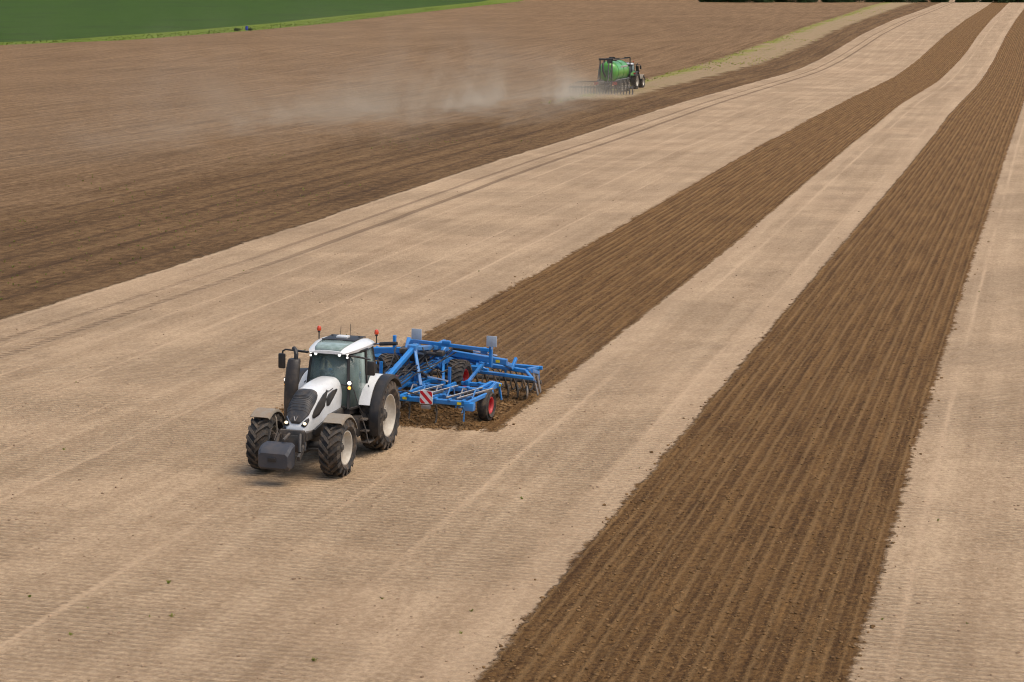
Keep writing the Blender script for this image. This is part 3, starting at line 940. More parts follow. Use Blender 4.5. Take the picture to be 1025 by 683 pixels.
    g_.build('roof_window', M_roofglass, roof, thick=.012)
    r_ = MB()
    r_.box((.08, 0, 2.812), (.66, .86, .03), bev=.01); r_.bar((.46, -.44, 2.818), (.46, .44, 2.818), .05, .03)
    for s in (-1, 1):
        r_.bar((-.05, s * .36, 2.835), (-.34, s * .42, 2.79), .05, .03)
    r_.build('roof_recess', M_black, roof)
    r_ = MB(); r_.box((.14, .0, 2.85), (.24, .30, .06), bev=.02); r_.build('antenna_box', M_white, roof)
    r_ = MB()
    for y, h_ in ((.12, .34), (-.14, .26)): r_ = MB(); r_.tube([(-.05, y, 2.81), (-.09, y, 2.81 + h_)], .006, 5); r_.build('antenna', M_black, roof)
    for s in (-1, 1):
        b = MB(); b.tube([(-.18, s * .66, 2.64), (-.20, s * .77, 2.67), (-.20, s * .77, 2.86)], .016, 7); b.lathe([(.035, 0), (.035, .05), (.001, .05)], (-.20, s * .77, 2.86), 'z', 12)
        bs = b.build('beacon_stem', M_black, roof)
        b = MB(); b.lathe([(.001, 0), (.052, 0), (.056, .04), (.048, .09), (.026, .115), (.001, .12)], (-.20, s * .77, 2.91), 'z', 14); b.build('beacon', M_orange, bs)
        for (x, y, z, r__) in ((1.22, .31, 2.59, .045), (1.12, .48, 2.61, .042), (1.12, .48, 2.52, .033)):
            b = MB(); b.lathe([(.001, 0), (r__, .0), (r__ * .9, -.03), (.02, -.07), (.001, -.07)], (x + .03, s * y, z), 'x', 12); wl_ = b.build('lamp_housing', M_black, roof)
            b = MB(); b.lathe([(.001, .006), (r__ * .88, .004), (r__ * .88, 0), (.001, -.001)], (x + .032, s * y, z), 'x', 12); b.build('work_lamp', M_lamp, wl_)
    # mirrors
    for s in (-1, 1):
        m = MB()
        if s < 0: m.tube([(1.08, -.50, 2.58), (1.12, -.85, 2.60), (1.05, -1.18, 2.60), (1.02, -1.27, 2.55), (1.02, -1.28, 2.45)], .022, 7); m.bar((1.10, -.58, 2.58), (1.10, -.92, 2.60), .07, .05)
        else: m.tube([(1.06, .52, 2.55), (.96, .72, 2.52), (.80, .96, 2.44)], .022, 7); m.bar((1.02, .56, 2.54), (.88, .84, 2.48), .05, .04)
        arm = m.build('mirror_arm', M_black, root)
        m = MB(); m.box((1.03, -1.29, 2.30) if s < 0 else (.80, .98, 2.22), (.09, .18, .38) if s < 0 else (.09, .20, .36), rz=.15 * s, bev=.035); m.build('mirror', M_black, arm)
    # exhaust guard on the right, air intake stub on top of it
    m = MB(); rg = []
    for z, x, rx, ry in ((1.02, 1.68, .10, .15), (1.4, 1.68, .12, .18), (1.9, 1.62, .13, .18), (2.25, 1.52, .13, .175), (2.40, 1.45, .125, .165), (2.45, 1.42, .11, .15)):
        rg.append([(x + rx * math.cos(2 * PI * k / 18), -.80 + ry * math.sin(2 * PI * k / 18), z) for k in range(18)])
    m.loft(rg)
    eg = m.build('exhaust_guard', M_exh, root, 45)
    m = MB(); m.tube([(1.38, -.78, 2.44), (1.36, -.78, 2.56), (1.30, -.82, 2.63), (1.22, -.90, 2.68)], .055, 10); m.build('exhaust_pipe', M_black, eg)
    for s in (-1, 1):                        # lamps on brackets by the pillars
        m = MB(); p = (1.48, s * .99, 1.86) if s < 0 else (1.34, .62, 1.86)
        m.bar((p[0] - .05, p[1] - s * .25, p[2]), p, .03, .03); m.box((p[0], p[1], p[2] + .01), (.07, .12, .22), bev=.02)
        bk = m.build('lamp_bracket', M_black, root)
        m = MB(); m.lathe([(.001, .005), (.05, .003), (.05, -.02), (.001, -.02)], (p[0] + .045, p[1], p[2] + .07), 'x', 12); m.build('position_lamp', M_lamp, bk)
        m = MB(); m.lathe([(.001, .005), (.042, .003), (.042, -.02), (.001, -.02)], (p[0] + .045, p[1], p[2] - .05), 'x', 12); m.build('indicator', M_amber, bk)
    m = MB(); m.tube([(1.15, .88, 1.15), (1.30, .84, 1.35), (1.28, .70, 1.75), (1.20, .60, 1.85)], .015, 6); m.build('handrail', M_black, root)
    # rear linkage, tail lamps
    m = MB()
    for s in (-1, 1):
        m.bar((-.45, s * .34, .62), (-1.45, s * .42, .70), .07, .10); m.tube([(-.5, s * .30, 1.25), (-1.0, s * .38, .72)], .04, 8)
    m.tube([(-.55, 0, 1.05), (-1.40, 0, 1.0)], .035, 8)
    m.build('rear_linkage', M_chassis, root)
    for s in (-1, 1):
        m = MB(); m.box((-.72, s * 1.05, 1.72), (.05, .22, .12), bev=.015); m.build('tail_lamp', M_redlamp, root)
    return root


# ------------------------------------------------------------------ driver
def build_person(loc, rz):
    J = dict(pelvis=(.02, 0, 1.74), waist=(-.02, 0, 1.90), chest=(-.04, 0, 2.10), neck0=(-.03, 0, 2.24), neck=(-.01, 0, 2.31), head=(.01, 0, 2.40), top=(.01, 0, 2.47))
    vs = []; ed = []; rad = []
    def V(p, r): vs.append(p); rad.append(r); return len(vs) - 1
    pe = V(J['pelvis'], .15); wa = V(J['waist'], .135); chs = V(J['chest'], .155); n0 = V(J['neck0'], .075); ne = V(J['neck'], .055); he = V(J['head'], .095); to = V(J['top'], .075)
    ed += [(pe, wa), (wa, chs), (chs, n0), (n0, ne), (ne, he), (he, to)]
    for s in (-1, 1):
        sh = V((-.03, s * .19, 2.18), .07); el = V((.18, s * .26, 1.93), .048); wr_ = V((.50, s * .16, 2.0), .032); pa = V((.60, s * .15, 2.03), .040); fi = V((.67, s * .13, 2.05), .026)
        ed += [(chs, sh), (sh, el), (el, wr_), (wr_, pa), (pa, fi)]
        hp = V((.10, s * .10, 1.72), .11); kn = V((.50, s * .17, 1.76), .075); an = V((.62, s * .17, 1.42), .045); ft = V((.76, s * .18, 1.38), .04)
        ed += [(pe, hp), (hp, kn), (kn, an), (an, ft)]
    me = bpy.data.meshes.new('person'); me.from_pydata(vs, ed, [])
    o = bpy.data.objects.new('person', me); col.objects.link(o)
    sk = o.modifiers.new('skin', 'SKIN'); sb = o.modifiers.new('sub', 'SUBSURF'); sb.levels = sb.render_levels = 2
    for i, v in enumerate(me.skin_vertices[0].data): v.radius = (rad[i], rad[i]); v.use_root = (i == 0)
    dg = bpy.context.evaluated_depsgraph_get(); dg.update()
    m2 = bpy.data.meshes.new_from_object(o.evaluated_get(dg))
    o.modifiers.clear(); o.data = m2; m2.name = 'person_body'
    m2.materials.clear(); m2.materials.append(M_cloth); m2.materials.append(M_skin)
    for p in m2.polygons:
        c = p.center
        p.material_index = 1 if (c.z > 2.275 or c.x > .47 and c.z > 1.9) else 0
        p.use_smooth = True
    o.location = loc; o.rotation_euler = (0, 0, rz)
    h = MB(); h.ball((-.012, 0, 2.445), .108, 2, (1, .9, .85)); h.build('hair', M_hair, o)
    h = MB(); h.ball((.105, 0, 2.395), .018, 1)
    h.build('nose', M_skin, o)
    return o


TRZ = math.atan2(FY, FX)
tractor = build_tractor((TR_X, TR_Y, 0.0), TRZ, M_white, M_black)
tag(tractor, "white and black tractor with grey front weight pulling the blue cultivator", "tractor")
drv = build_person((TR_X, TR_Y, 0.0), TRZ)
tag(drv, "driver in a blue jacket seated behind the windscreen of the white tractor", "person")


# ------------------------------------------------------------------ blue cultivator (same frame as the tractor: +x forward, +y picture right)
def build_cultivator(loc, rz):
    root = empty('cultivator', loc, rz)
    B = lambda: MB()
    # drawbar
    m = B()
    m.bar((-1.55, 0, .72), (-2.2, 0, .80), .16, .18)
    m.bar((-2.0, 0, .78), (-3.2, 0, .80), .20, .22)
    m.bar((-1.75, 0, .84), (-5.1, -.05, 1.67), .13, .15)
    m.box((-1.60, 0, .70), (.20, .30, .22), bev=.03)
    db = m.build('drawbar', M_blue, root)
    m = B()
    m.bar((-5.1, .0, 1.68), (-4.25, .52, .82), .09, .10); m.bar((-5.1, -.08, 1.68), (-4.25, -.52, .82), .09, .10)
    m.bar((-5.1, .0, 1.68), (-6.3, .45, 1.55), .12, .14); m.bar((-5.1, -.05, 1.68), (-6.3, -.45, 1.55), .12, .14)
    m.box((-5.1, -.05, 1.67), (.24, .26, .22), bev=.03)
    m.build('drawbar_stay', M_blue2, db)
    # gangs of frame beams
    FR = [(-3.05, .70, .12, 2.38), (-3.70, .70, .09, 2.32), (-4.45, .78, .12, 2.40), (-5.4, .74, .10, 2.4)]
    m = B()
    for (x, z, w, ye) in FR:
        for s in (-1, 1): m.bar((x, s * .04, z), (x - .03, s * ye, z), w, w * 1.15)
        for k in range(6):                     # clamps that hold the tine arms
            for s in (-1, 1): m.box((x + .0, s * (.25 + k * .39), z + w * .62), (w * 1.5, .07, w * .35), bev=.01)
    fr = m.build('frame', M_blue, root)
    for k in range(6):
        for s in (-1, 1):
            t = B(); y = s * (.45 + k * .36)
            for a, b in zip([(-3.6, y, .72), (-3.85, y, .92), (-4.1, y, .86), (-4.2, y, .66)], [(-3.85, y, .92), (-4.1, y, .86), (-4.2, y, .66), (-4.1, y, .40)]): t.bar(a, b, .05, .03, up=(0, 1, 0))
            t.build('tine_arm', M_blue2 if k % 2 else M_grey, root)
    for s in (-1, 1):
        for (a, b) in (((-4.6, s * .25, .95), (-5.6, s * .55, 1.25)), ((-5.0, s * .9, .80), (-5.9, s * .55, 1.30)), ((-6.0, s * .25, 1.30), (-7.1, s * .9, 1.05)), ((-6.7, s * .9, 1.25), (-6.9, s * 1.5, .85)), ((-5.3, s * 1.5, .80), (-6.5, s * 1.5, 1.10))):
            t = B(); t.bar(a, b, .08, .09); t.box(a, (.14, .10, .14), bev=.02); t.box(b, (.14, .10, .14), bev=.02); t.build('strut', M_blue, root)
    for s in (-1, 1):
        for (c_, d_) in (((-5.7, s * .55, 1.48), (.26, .20, .14)), ((-6.4, s * .2, 1.40), (.20, .24, .18)), ((-4.8, s * .30, 1.0), (.22, .14, .12))):
            t = B(); t.box(c_, d_, bev=.03); t.build('bracket', M_chassis, root)
    m = B()
    for y in (.35, 1.15, 2.30):
        for s in (-1, 1):
            m.bar((-3.05, s * y, .71), (-4.45, s * (y + .22), .78), .08, .11)
            m.bar((-4.45, s * y, .78), (-5.4, s * y, .74), .08, .11)
    m.build('cross_brace', M_blue, fr)
    m = B()
    for y in (.55, .95, 1.65, 1.95):
        for s in (-1, 1): m = B(); m.bar((-3.20, s * y, .78), (-4.40, s * (y + .60), .88), .04, .05); m.build('spring_rod', M_steel, fr)
    # spine and carriage
    m = B()
    m.bar((-2.6, 0, .82), (-7.4, 0, 1.0), .26, .26)
    m.bar((-6.45, -1.45, .98), (-6.45, 1.45, .98), .16, .18)
    m.bar((-6.75, -1.3, 1.18), (-6.75, 1.3, 1.18), .18, .20)
    for s in (-1, 1):
        m.bar((-5.5, s * .45, 1.20), (-7.3, s * .45, 1.15), .16, .20)
        m.bar((-5.6, s * .48, 1.3), (-6.2, s * .60, 1.72), .12, .14)
        m.bar((-6.3, s * .40, 1.60), (-6.9, s * .45, 1.15), .12, .14)
        m.box((-6.15, s * .42, 1.45), (.40, .10, .62), bev=.02)
        m.bar((-6.75, s * 1.30, 1.20), (-6.40, s * 1.38, .95), .10, .10)
        m.bar((-5.5, s * .50, 1.20), (-5.9, s * .70, .85), .10, .10)
    m.build('spine', M_blue, root)
    # top rail with plates and posts
    m = B()
    m.bar((-5.75, -.30, 1.76), (-5.75, 1.95, 1.67), .07, .10)
    m.bar((-6.6, .30, 1.36), (-6.6, 2.20, 1.20), .12, .18)
    m.bar((-6.6, -.30, 1.36), (-6.6, -2.20, 1.20), .12, .18)
    m.box((-5.85, 1.98, 1.50), (.12, .09, .66), bev=.02)
    m.box((-6.6, -1.20, 1.44), (.10, .09, .56), bev=.02)
    m.box((-5.75, .7, 1.79), (.12, .24, .10), bev=.02)
    rail = m.build('fold_rail', M_blue, root)
    for y, z in ((-.20, 1.96), (2.03, 1.92)):
        m = B(); m.bar((-5.75, y, 1.70), (-5.75, y, z), .03, .03); m.box((-5.75, y, z), (.03, .30, .30), bev=.008)
        m.build('lamp_plate', paint("lamp_plate_grey", (0.42, 0.48, 0.55), .4, dust=.2), rail)
    m = B(); m.lathe([(.10, -.05), (.10, .05), (.001, .05)], (-5.95, 1.75, 1.60), 'x', 14); m.build('reservoir', M_blue, rail)
    # hydraulic rams and hoses
    for (a, b, c) in (((-5.9, .85, 1.62), (-6.0, 1.40, 1.55), (-6.2, 2.05, 1.44)), ((-4.9, -.1, 1.18), (-4.55, .6, 1.03), (-4.4, 1.25, .98)), ((-5.9, -.85, 1.62), (-6.0, -1.40, 1.55), (-6.2, -2.05, 1.44)), ((-5.0, .35, 1.60), (-5.5, .42, 1.48), (-6.1, .5, 1.35))):
        m = B(); m.tube([a, b], .055, 10); rm = m.build('ram', M_black, root)
        m = B(); m.tube([b, c], .030, 8); m.build('ram_rod', M_chrome, rm)
    m = B()
    hr = random.Random(4)
    for k in range(16):
        a = Vector((-1.6, hr.uniform(-.12, .12), .95)); b = Vector((-3.6 - hr.uniform(0, 1), hr.uniform(-.4, .4), 1.15 + hr.uniform(0, .2))); c = Vector((-5.6 - hr.uniform(0, 1.2), hr.uniform(-.9, .9), 1.45 + hr.uniform(0, .2)))
        pts = []
        for i in range(13):
            t_ = i / 12
            p = a.lerp(b, t_ * 2) if t_ < .5 else b.lerp(c, t_ * 2 - 1)
            p.z -= .14 * math.sin(PI * (t_ * 2 % 1)); pts.append(p)
        m.tube(pts, .018, 6)
    for s in (-1, 1):
        m.tube([(-2.9, s * .15, .95), (-2.95, s * .6, .92), (-3.0, s * 1.1, .80), (-3.4, s * 1.5, .90)], .022, 6)
        m.tube([(-5.2, s * .2, 1.7), (-5.0, s * .45, 1.2), (-5.2, s * .8, 1.05), (-5.5, s * 1.2, 1.30)], .022, 6)
    m.build('hydraulic_hose', M_hose, root)
    # carriage wheels (lifted), support wheels
    for s in (1, -1):
        wheel(root, (-5.80, s * 1.05, .78), .55, .48, .27, s, M_red, lugs=22, lug_h=.025, seg=36)
        m = B(); m.bar((-5.16, s * 1.02, 1.22), (-5.14, s * 1.02, .60), .09, .06); m.bar((-5.14, s * 1.02, .66), (-5.4, s * 1.02, .74), .06, .08)
        m.build('wheel_fork', M_blue, root)
    for s in (1, -1):
        wheel(root, (-4.30, s * 2.42, .44), .44, .28, .22, s, M_red, lugs=0, lug_h=.0, seg=32)
        m = B()
        m.bar((-4.45, s * 2.10, .80), (-5.0, s * 2.30, .92), .09, .10)
        m.bar((-5.0, s * 2.30, .92), (-5.05, s * 2.58, .86), .09, .10)
        m.bar((-4.45, s * 2.40, .80), (-5.05, s * 2.42, .90), .09, .10)
        m.bar((-5.05, s * 2.22, .88), (-4.36, s * 2.24, .46), .06, .08)
        m.bar((-5.05, s * 2.52, .84), (-5.12, s * 2.56, .44), .05, .06)
        m.build('wheel_arm', M_blue, root)
        m = B(); m.box((-3.1, s * 2.36, .62), (.22, .26, .22), bev=.03); m.build('beam_end', M_blue, root)
    # tines
    k = 0
    for row, (x, z, off) in enumerate(((-3.05, .66, 0), (-4.45, .80, .33), (-5.4, .78, .66))):
        for i in range(-3, 4):
            y = i * .78 + (off - .33) * .8
            if abs(y) > 2.3: continue
            z = .58 + .06 * (row > 0)
            t = B()
            pts = [(x, y, z), (x - .28, y, z - .02), (x - .42, y, z - .22), (x - .36, y, z - .50), (x - .16, y, z - .72), (x - .02, y, z - .86)]
            for a, b in zip(pts, pts[1:]): t.bar(a, b, .05, .035, up=(0, 1, 0))
            t.box((x - .04, y, z - .80), (.10, .12, .05), ry=.7)
            t.bar((x + .0, y, z + .07), (x - .30, y, z + .10), .045, .05)
            t.build('tine', M_chassis if (i + row) % 3 else M_blue2, root)
    # levelling discs and their frame
    m = B()
    for s in (-1, 1):
        m.bar((-6.85, s * 1.18, .82), (-6.85, s * 2.92, .74), .10, .10)
        m.bar((-7.55, s * 1.18, .90), (-7.55, s * 2.46, .80), .11, .12)
        m.bar((-6.85, s * 2.88, .74), (-7.55, s * 2.46, .80), .09, .09)
        m.bar((-7.55, s * 2.64, .82), (-8.15, s * 2.64, .66), .08, .10)
        m.bar((-6.85, s * 2.90, .74), (-7.60, s * 2.74, .50), .05, .05)
        m.bar((-6.6, s * 2.15, 1.16), (-7.55, s * 2.05, .88), .12, .14)
        m.bar((-7.3, s * 2.10, .86), (-7.6, s * 2.14, 1.14), .08, .10)
        m.bar((-6.85, s * 1.3, .78), (-6.9, s * 1.3, 1.2), .09, .09)
        m.bar((-7.3, s * .4, 1.1), (-7.55, s * 1.3, .98), .10, .12)
        m.bar((-8.6, s * .15, .74), (-8.6, s * 2.62, .72), .10, .10)
        for y in (.5, 1.5, 2.5): m.bar((-7.55, s * y, .84), (-8.6, s * y, .72), .08, .10)
    rfm = m.build('rear_frame', M_blue, root)
    for s in (-1, 1):
        m = B(); m.bar((-7.6, s * 2.66, .74), (-7.85, s * 2.74, .08), .10, .03, up=(0, 1, 0)); m.bar((-8.1, s * 2.62, .62), (-8.35, s * 2.66, .06), .12, .03, up=(0, 1, 0))
        m.build('side_board', M_grey, rfm)
    for i in range(-9, 10):
        y = i * .285
        d_ = B()
        a = .35 * (1 if y > 0 else -1)
        prof = [(.001, .05), (.10, .045), (.19, .02), (.225, -.01), (.19, .01), (.10, .035), (.001, .04)]
        d_.lathe(prof, (0, 0, 0), 'y', 18)
        ca, sa = math.cos(a), math.sin(a)
        d_.v = [(-7.35 + p[0] * ca - p[1] * sa, y + p[0] * sa + p[1] * ca, .22 + p[2]) for p in d_.v]
        d_.bar((-6.9, y, .76), (-7.15, y, .52), .04, .06); d_.bar((-7.15, y, .52), (-7.35, y, .24), .04, .05)
        d_.build('levelling_disc', M_chassis if i % 3 else M_steel, root)
    # roller
    for s in (-1, 1):
        m = B()
        for k in range(14):
            m.lathe([(.27, -.02), (.30, 0), (.27, .02), (.24, 0)], (-8.6, s * (.18 + k * .175), .30), 'y', 22, close=True)
        m.tube([(-8.6, s * .10, .30), (-8.6, s * 2.60, .30)], .06, 10)
        m.build('roller', M_chassis, root)
        m = B()
        for y in (.5, 1.5, 2.5): m = B(); m.bar((-8.6, s * y, .72), (-8.6, s * y, .32), .05, .10); m.build('roller_bracket', M_blue, root)
    # warning plate with red and white slanting stripes, lamp under it
    m = B()
    N = 28; half = .17
    cy, cz, cx = 1.18, .80, -2.94
    m.cur = 0; m.box((cx - .012, cy, cz), (.02, half * 2 + .02, half * 2 + .02))
    for k in range(-2, 4):                       # slanting stripes as polygons clipped to the plate
        lo = (k * 2) * .12 - .06; hi = lo + .12
        poly = [(-half, -half), (half, -half), (half, half), (-half, half)]
        def clip(P, f):
            out = []
            for i in range(len(P)):
                a, b = P[i], P[(i + 1) % len(P)]; fa, fb = f(a), f(b)
                if fa >= 0: out.append(a)
                if fa * fb < 0: q = fa / (fa - fb); out.append((a[0] + (b[0] - a[0]) * q, a[1] + (b[1] - a[1]) * q))
            return out
        poly = clip(clip(poly, lambda p: p[0] + p[1] - lo), lambda p: hi - p[0] - p[1])
        if len(poly) > 2:
            m.cur = 1; m.add([(cx + .002, cy + a, cz + b) for a, b in poly], [tuple(range(len(poly)))])
    m.build('warning_plate', [paint("plate_white", (.8, .8, .8), .4, dust=.05), paint("plate_red", (.62, .02, .03), .4, dust=.05)], root)
    m = B(); m.box((cx, cy, cz - .26), (.08, .26, .10), bev=.02); m.build('lamp', M_grey, root)
    m = B()
    for (x, y, z) in ((-2.985, .55, .72), (-2.985, 2.10, .70), (-4.998, 2.52, .87)):
        m = B(); m.box((x, y, z), (.008, .12, .07)); m.build('sticker', M_yel, root)
    m = B(); m.box((-6.535, 1.95, 1.22), (.008, .12, .08)); m.build('sticker', M_yel, root)
    # toolbox and small fittings near the hitch
    for c_, d_ in (((-2.75, .25, 1.02), (.30, .24, .16)), ((-5.5, .0, 1.36), (.30, .50, .22)), ((-6.05, -.6, 1.42), (.3, .3, .2))):
        m = B(); m.box(c_, d_, bev=.03); m.build('valve_block', M_black, root)
    return root


CH = R(18.6)                                          # the cultivator trails at a slightly different angle
hx_, hy2_ = trac(-1.55, 0)
cult = build_cultivator((hx_ - 1.55 * math.sin(CH), hy2_ - 1.55 * math.cos(CH), 0.0), math.atan2(-math.cos(CH), -math.sin(CH)))
TILT = Matrix.Rotation(R(-1.2), 4, 'X')
for o_ in (tractor, drv, cult):
    o_.rotation_euler = (Matrix.Rotation(o_.rotation_euler[2], 4, 'Z') @ TILT).to_euler()
tag(cult, "wide blue cultivator with red-rimmed wheels trailing behind the white tractor", "cultivator")


# ------------------------------------------------------------------ green slurry tanker and its tractor, far field
TKX, TKY = 10.9, 234.0
TKH = R(17.5)
TKZ = float(hgt(TKY))
TK_RZ = math.atan2(math.cos(TKH), math.sin(TKH))      # +x of the tanker points away along its path


def build_tanker(loc, rz):
    root = empty('slurry_tanker', loc, rz)
    R_ = 1.06; ZC = 2.10
    m = MB()
    prof = [(.001, .32), (.35, .36), (.62, .46), (.88, .60), (1.01, .80), (R_, 1.0)] + [(R_, x) for x in (2.2, 3.4, 4.6, 5.3)] + [(1.0, 5.5), (.86, 5.68), (.6, 5.85), (.35, 5.95), (.001, 6.0)]
    m.lathe(prof, (0, 0, ZC), 'x', 40)
    tk = m.build('tank', M_green, root, 30)
    for x in (1.05, 3.2, 5.25):
        m = MB(); m.lathe([(R_ + .002, x), (R_ + .03, x + .01), (R_ + .03, x + .07), (R_ + .002, x + .08)], (0, 0, ZC), 'x', 40)
        m.build('tank_band', M_greend, tk)
    m = MB(); m.lathe([(.001, .28), (.34, .28), (.36, .30), (.36, .37)], (0, 0, ZC - .15), 'x', 24); m.build('manhole', M_greend, tk)
    m = MB(); m.lathe([(.30, ZC + .9), (.30, ZC + 1.12), (.001, ZC + 1.14)], (3.2, 0, 0), 'z', 20); m.build('hatch', M_black, tk)
    m = MB()
    m.bar((2.2, R_ * -.92, ZC + .42), (4.9, R_ * -.92, ZC + .42), .03, .34, up=(0, -.4, 1)); m.build('side_stripe', M_white, tk)
    m = MB()
    for s in (-1, 1):
        m.bar((.3, s * .42, 1.12), (6.9, s * .42, 1.02), .14, .22)
        m.bar((.3, s * .98, 1.28), (5.8, s * .98, 1.34), .10, .10)
    for x in (.5, 2.5, 4.5, 5.7): m.bar((x, -.9, 1.10), (x, .9, 1.10), .12, .16)
    m.bar((6.8, 0, .98), (8.0, 0, .75), .18, .20)
    m.build('frame', M_grey, root)
    for x in (1.9, 3.35, 4.8):
        for s in (1, -1):
            wheel(root, (x, s * 1.0, .62), .62, .50, .34, s, M_rim, lugs=16, lug_h=.03, seg=28)
        for s in (1, -1):
            g = MB(); rg = []
            for k in range(7):
                a = R(25 + k * 21.5); rr = .72
                rg.append([(x + rr * math.cos(a), y, .62 + rr * math.sin(a)) for y in (s * .74, s * 1.26)] + [(x + (rr - .03) * math.cos(a), y, .62 + (rr - .03) * math.sin(a)) for y in (s * 1.26, s * .74)])
            g.loft(rg); g.build('mudguard', M_black, root)
    # lifting arch and folded pipework, black
    m = MB()
    for s in (-1, 1):
        m.bar((.05, s * .62, .9), (.05, s * .62, 3.40), .11, .13)
        m.bar((.05, s * .62, 3.30), (5.6, s * .80, 3.36), .07, .08)
        m.bar((5.6, s * 1.10, .85), (5.6, s * 1.10, 3.45), .09, .12)
        m.bar((5.6, s * 1.10, 3.42), (5.6, s * .5, 3.42), .10, .12)
        m.bar((.05, s * .62, 2.9), (-.7, s * .62, 1.5), .12, .12)
    m.bar((.05, -.75, 3.38), (.05, .75, 3.38), .16, .20)
    m.bar((2.8, -.72, 3.38), (2.8, .72, 3.38), .10, .10)
    m.box((.10, -.35, 3.15), (.30, .45, .34), bev=.05)
    m.tube([(.2, .2, 3.2), (-.2, .25, 2.9), (-.3, .2, 2.2), (-.1, 0, 1.6)], .10, 10)
    m.tube([(.2, -.3, 3.2), (-.3, -.35, 2.8), (-.5, -.4, 1.8), (-1.2, -.5, 1.0)], .07, 10)
    m.build('lifting_arch', M_black, root)
    for s in (-1, 1):
        m = MB(); m.box((-.02, s * .95, 1.0), (.06, .50, .34), bev=.02); m.build('tail_board', paint("tail_red", (.55, .06, .04), .4, dust=.3), root)
    # working tool: two beams with discs and a row of hoses
    tool = MB()
    tool.bar((-1.5, -3.35, .72), (-1.5, 3.35, .72), .09, .10); tool.bar((-2.2, -3.3, .62), (-2.2, 3.3, .62), .07, .08)
    for y in (-3.2, -1.9, -.6, .6, 1.9, 3.2): tool.bar((-1.5, y, .72), (-2.2, y, .66), .10, .10)
    for s in (-1, 1): tool.bar((.2, s * .5, .95), (-1.5, s * .6, .75), .12, .12)
    tool.lathe([(.20, -.3), (.20, .3), (.001, .3)], (-1.5, 0, 1.05), 'y', 18)
    tl = tool.build('tool_bar', M_chassis, root)
    for i in range(22):
        y = -3.25 + i * 6.5 / 21
        d = MB(); d.lathe([(.001, .02), (.22, .0), (.27, -.03), (.22, .01)], (-1.85, y, .22), 'y', 14); d.bar((-1.5, y, .70), (-1.85, y, .25), .05, .06)
        d.tube([(-1.5, y * .25, 1.2), (-1.55, y * .7, 1.25), (-1.75, y, .9), (-1.9, y, .35)], .03, 5)
        d.build('disc', M_chassis, root)
    return root


tanker = build_tanker((TKX, TKY, TKZ), TK_RZ)
tag(tanker, "green slurry tanker with black frame and disc tool raising dust", "slurry tanker")


tanker.scale = (1.15, 1.15, 1.15)


def shift(o, x): return (o.location.x + x * math.sin(TKH), o.location.y + x * math.cos(TKH))


far = copy_tree(tractor)
fx_, fy2_ = shift(tanker, 9.8)
far.location = (fx_, fy2_, float(hgt(fy2_)) - .03)
far.rotation_euler = (0, 0, TK_RZ); far.scale = (1.12, 1.12, 1.12)
tag(far, "distant dusty tractor towing the green tanker away across the field", "tractor")
for o_ in children(far):
    if o_.name.startswith(('rear_mudguard', 'bonnet')):
        o_.data = o_.data.copy(); o_.data.materials[0] = M_greend
    if o_.name.startswith('front_weight'):
        for c_ in children(o_): bpy.data.objects.remove(c_)
        bpy.data.objects.remove(o_)

# ------------------------------------------------------------------ shrubs and a small blue barrel in the grass verge
m_bark = simple_mat("bark", (0.05, 0.038, 0.028), (0.09, 0.07, 0.05), 6.0)
m_crown = simple_mat("dark_leaves", (0.018, 0.035, 0.012), (0.050, 0.085, 0.026), 0.6, 0.7)
m_shrub = simple_mat("shrub_leaves", (0.03, 0.06, 0.015), (0.08, 0.12, 0.03), 1.0, 0.7)


def leaves(rnd, clumps, n, size, mat, name, parent, loc=None):
    V = []; F = []
    for _ in range(n):
        c, r = clumps[rnd.randrange(len(clumps))]
        d = Vector((rnd.gauss(0, 1), rnd.gauss(0, 1), rnd.gauss(0, 1))).normalized() * r * (rnd.random() ** .4)
        p = Vector(c) + d
        a = Vector((rnd.gauss(0, 1), rnd.gauss(0, 1), rnd.gauss(0, .6))).normalized(); b = a.orthogonal().normalized()
        s_ = size * rnd.uniform(.6, 1.4); o = len(V)
        V += [p - a * s_, p + b * s_ * .6, p + a * s_, p - b * s_ * .6]; F.append((o, o + 1, o + 2, o + 3))
    me = bpy.data.meshes.new(name); me.from_pydata(V, [], F); me.materials.append(mat)
    o = bpy.data.objects.new(name, me); col.objects.link(o)
    if parent: o.parent = parent
    return o


def make_tree(seed, H):
    rnd = random.Random(seed)
    root = empty('tree', (0, 0, 0))
    t = MB(); t.tube([(0, 0, -.3), (.1, 0, H * .25), (-.1, .1, H * .5), (0, 0, H * .8)], .28, 8, .08)
    cl = []
    for k in range(26):
        z = rnd.uniform(.02, .95) * H if k % 3 else rnd.uniform(.02, .2) * H; w = H * .30 * math.sin(PI * min(1, (z / H) * .85 + .18)) ** .7
        a = rnd.uniform(0, 2 * PI); q = rnd.random() ** .5 * w
        c = (math.cos(a) * q, math.sin(a) * q, z); cl.append((c, H * rnd.uniform(.08, .14)))
        if k % 2: t.tube([(0, 0, z * .7), (c[0] * .5, c[1] * .5, z * .88), c], .07, 5, .02)
    t.build('trunk', m_bark, root)
    leaves(rnd, cl, 2600, .26, m_crown, 'crown', root)
    return root


protos = [make_tree(11, 11.0), make_tree(12, 9.0), make_tree(13, 12.5)]
rt = random.Random(5)
side_words = []
n_tree = 44
for i in range(n_tree):
    X = 72 + i * 3.3 + rt.uniform(-1.5, 1.5); Y = 748 + rt.uniform(-4, 4)
    t_ = protos[i] if i < 3 else copy_tree(protos[i % 3])
    t_.location = (X, Y, float(hgt(Y)) - .1); t_.rotation_euler = (0, 0, rt.uniform(0, 6)); k_ = rt.uniform(.85, 1.2); t_.scale = (k_, k_, k_)
    tag(t_, "dark leafy tree in the wood beyond the far end of the field", "tree", "trees of the wood beyond the far edge of the field")

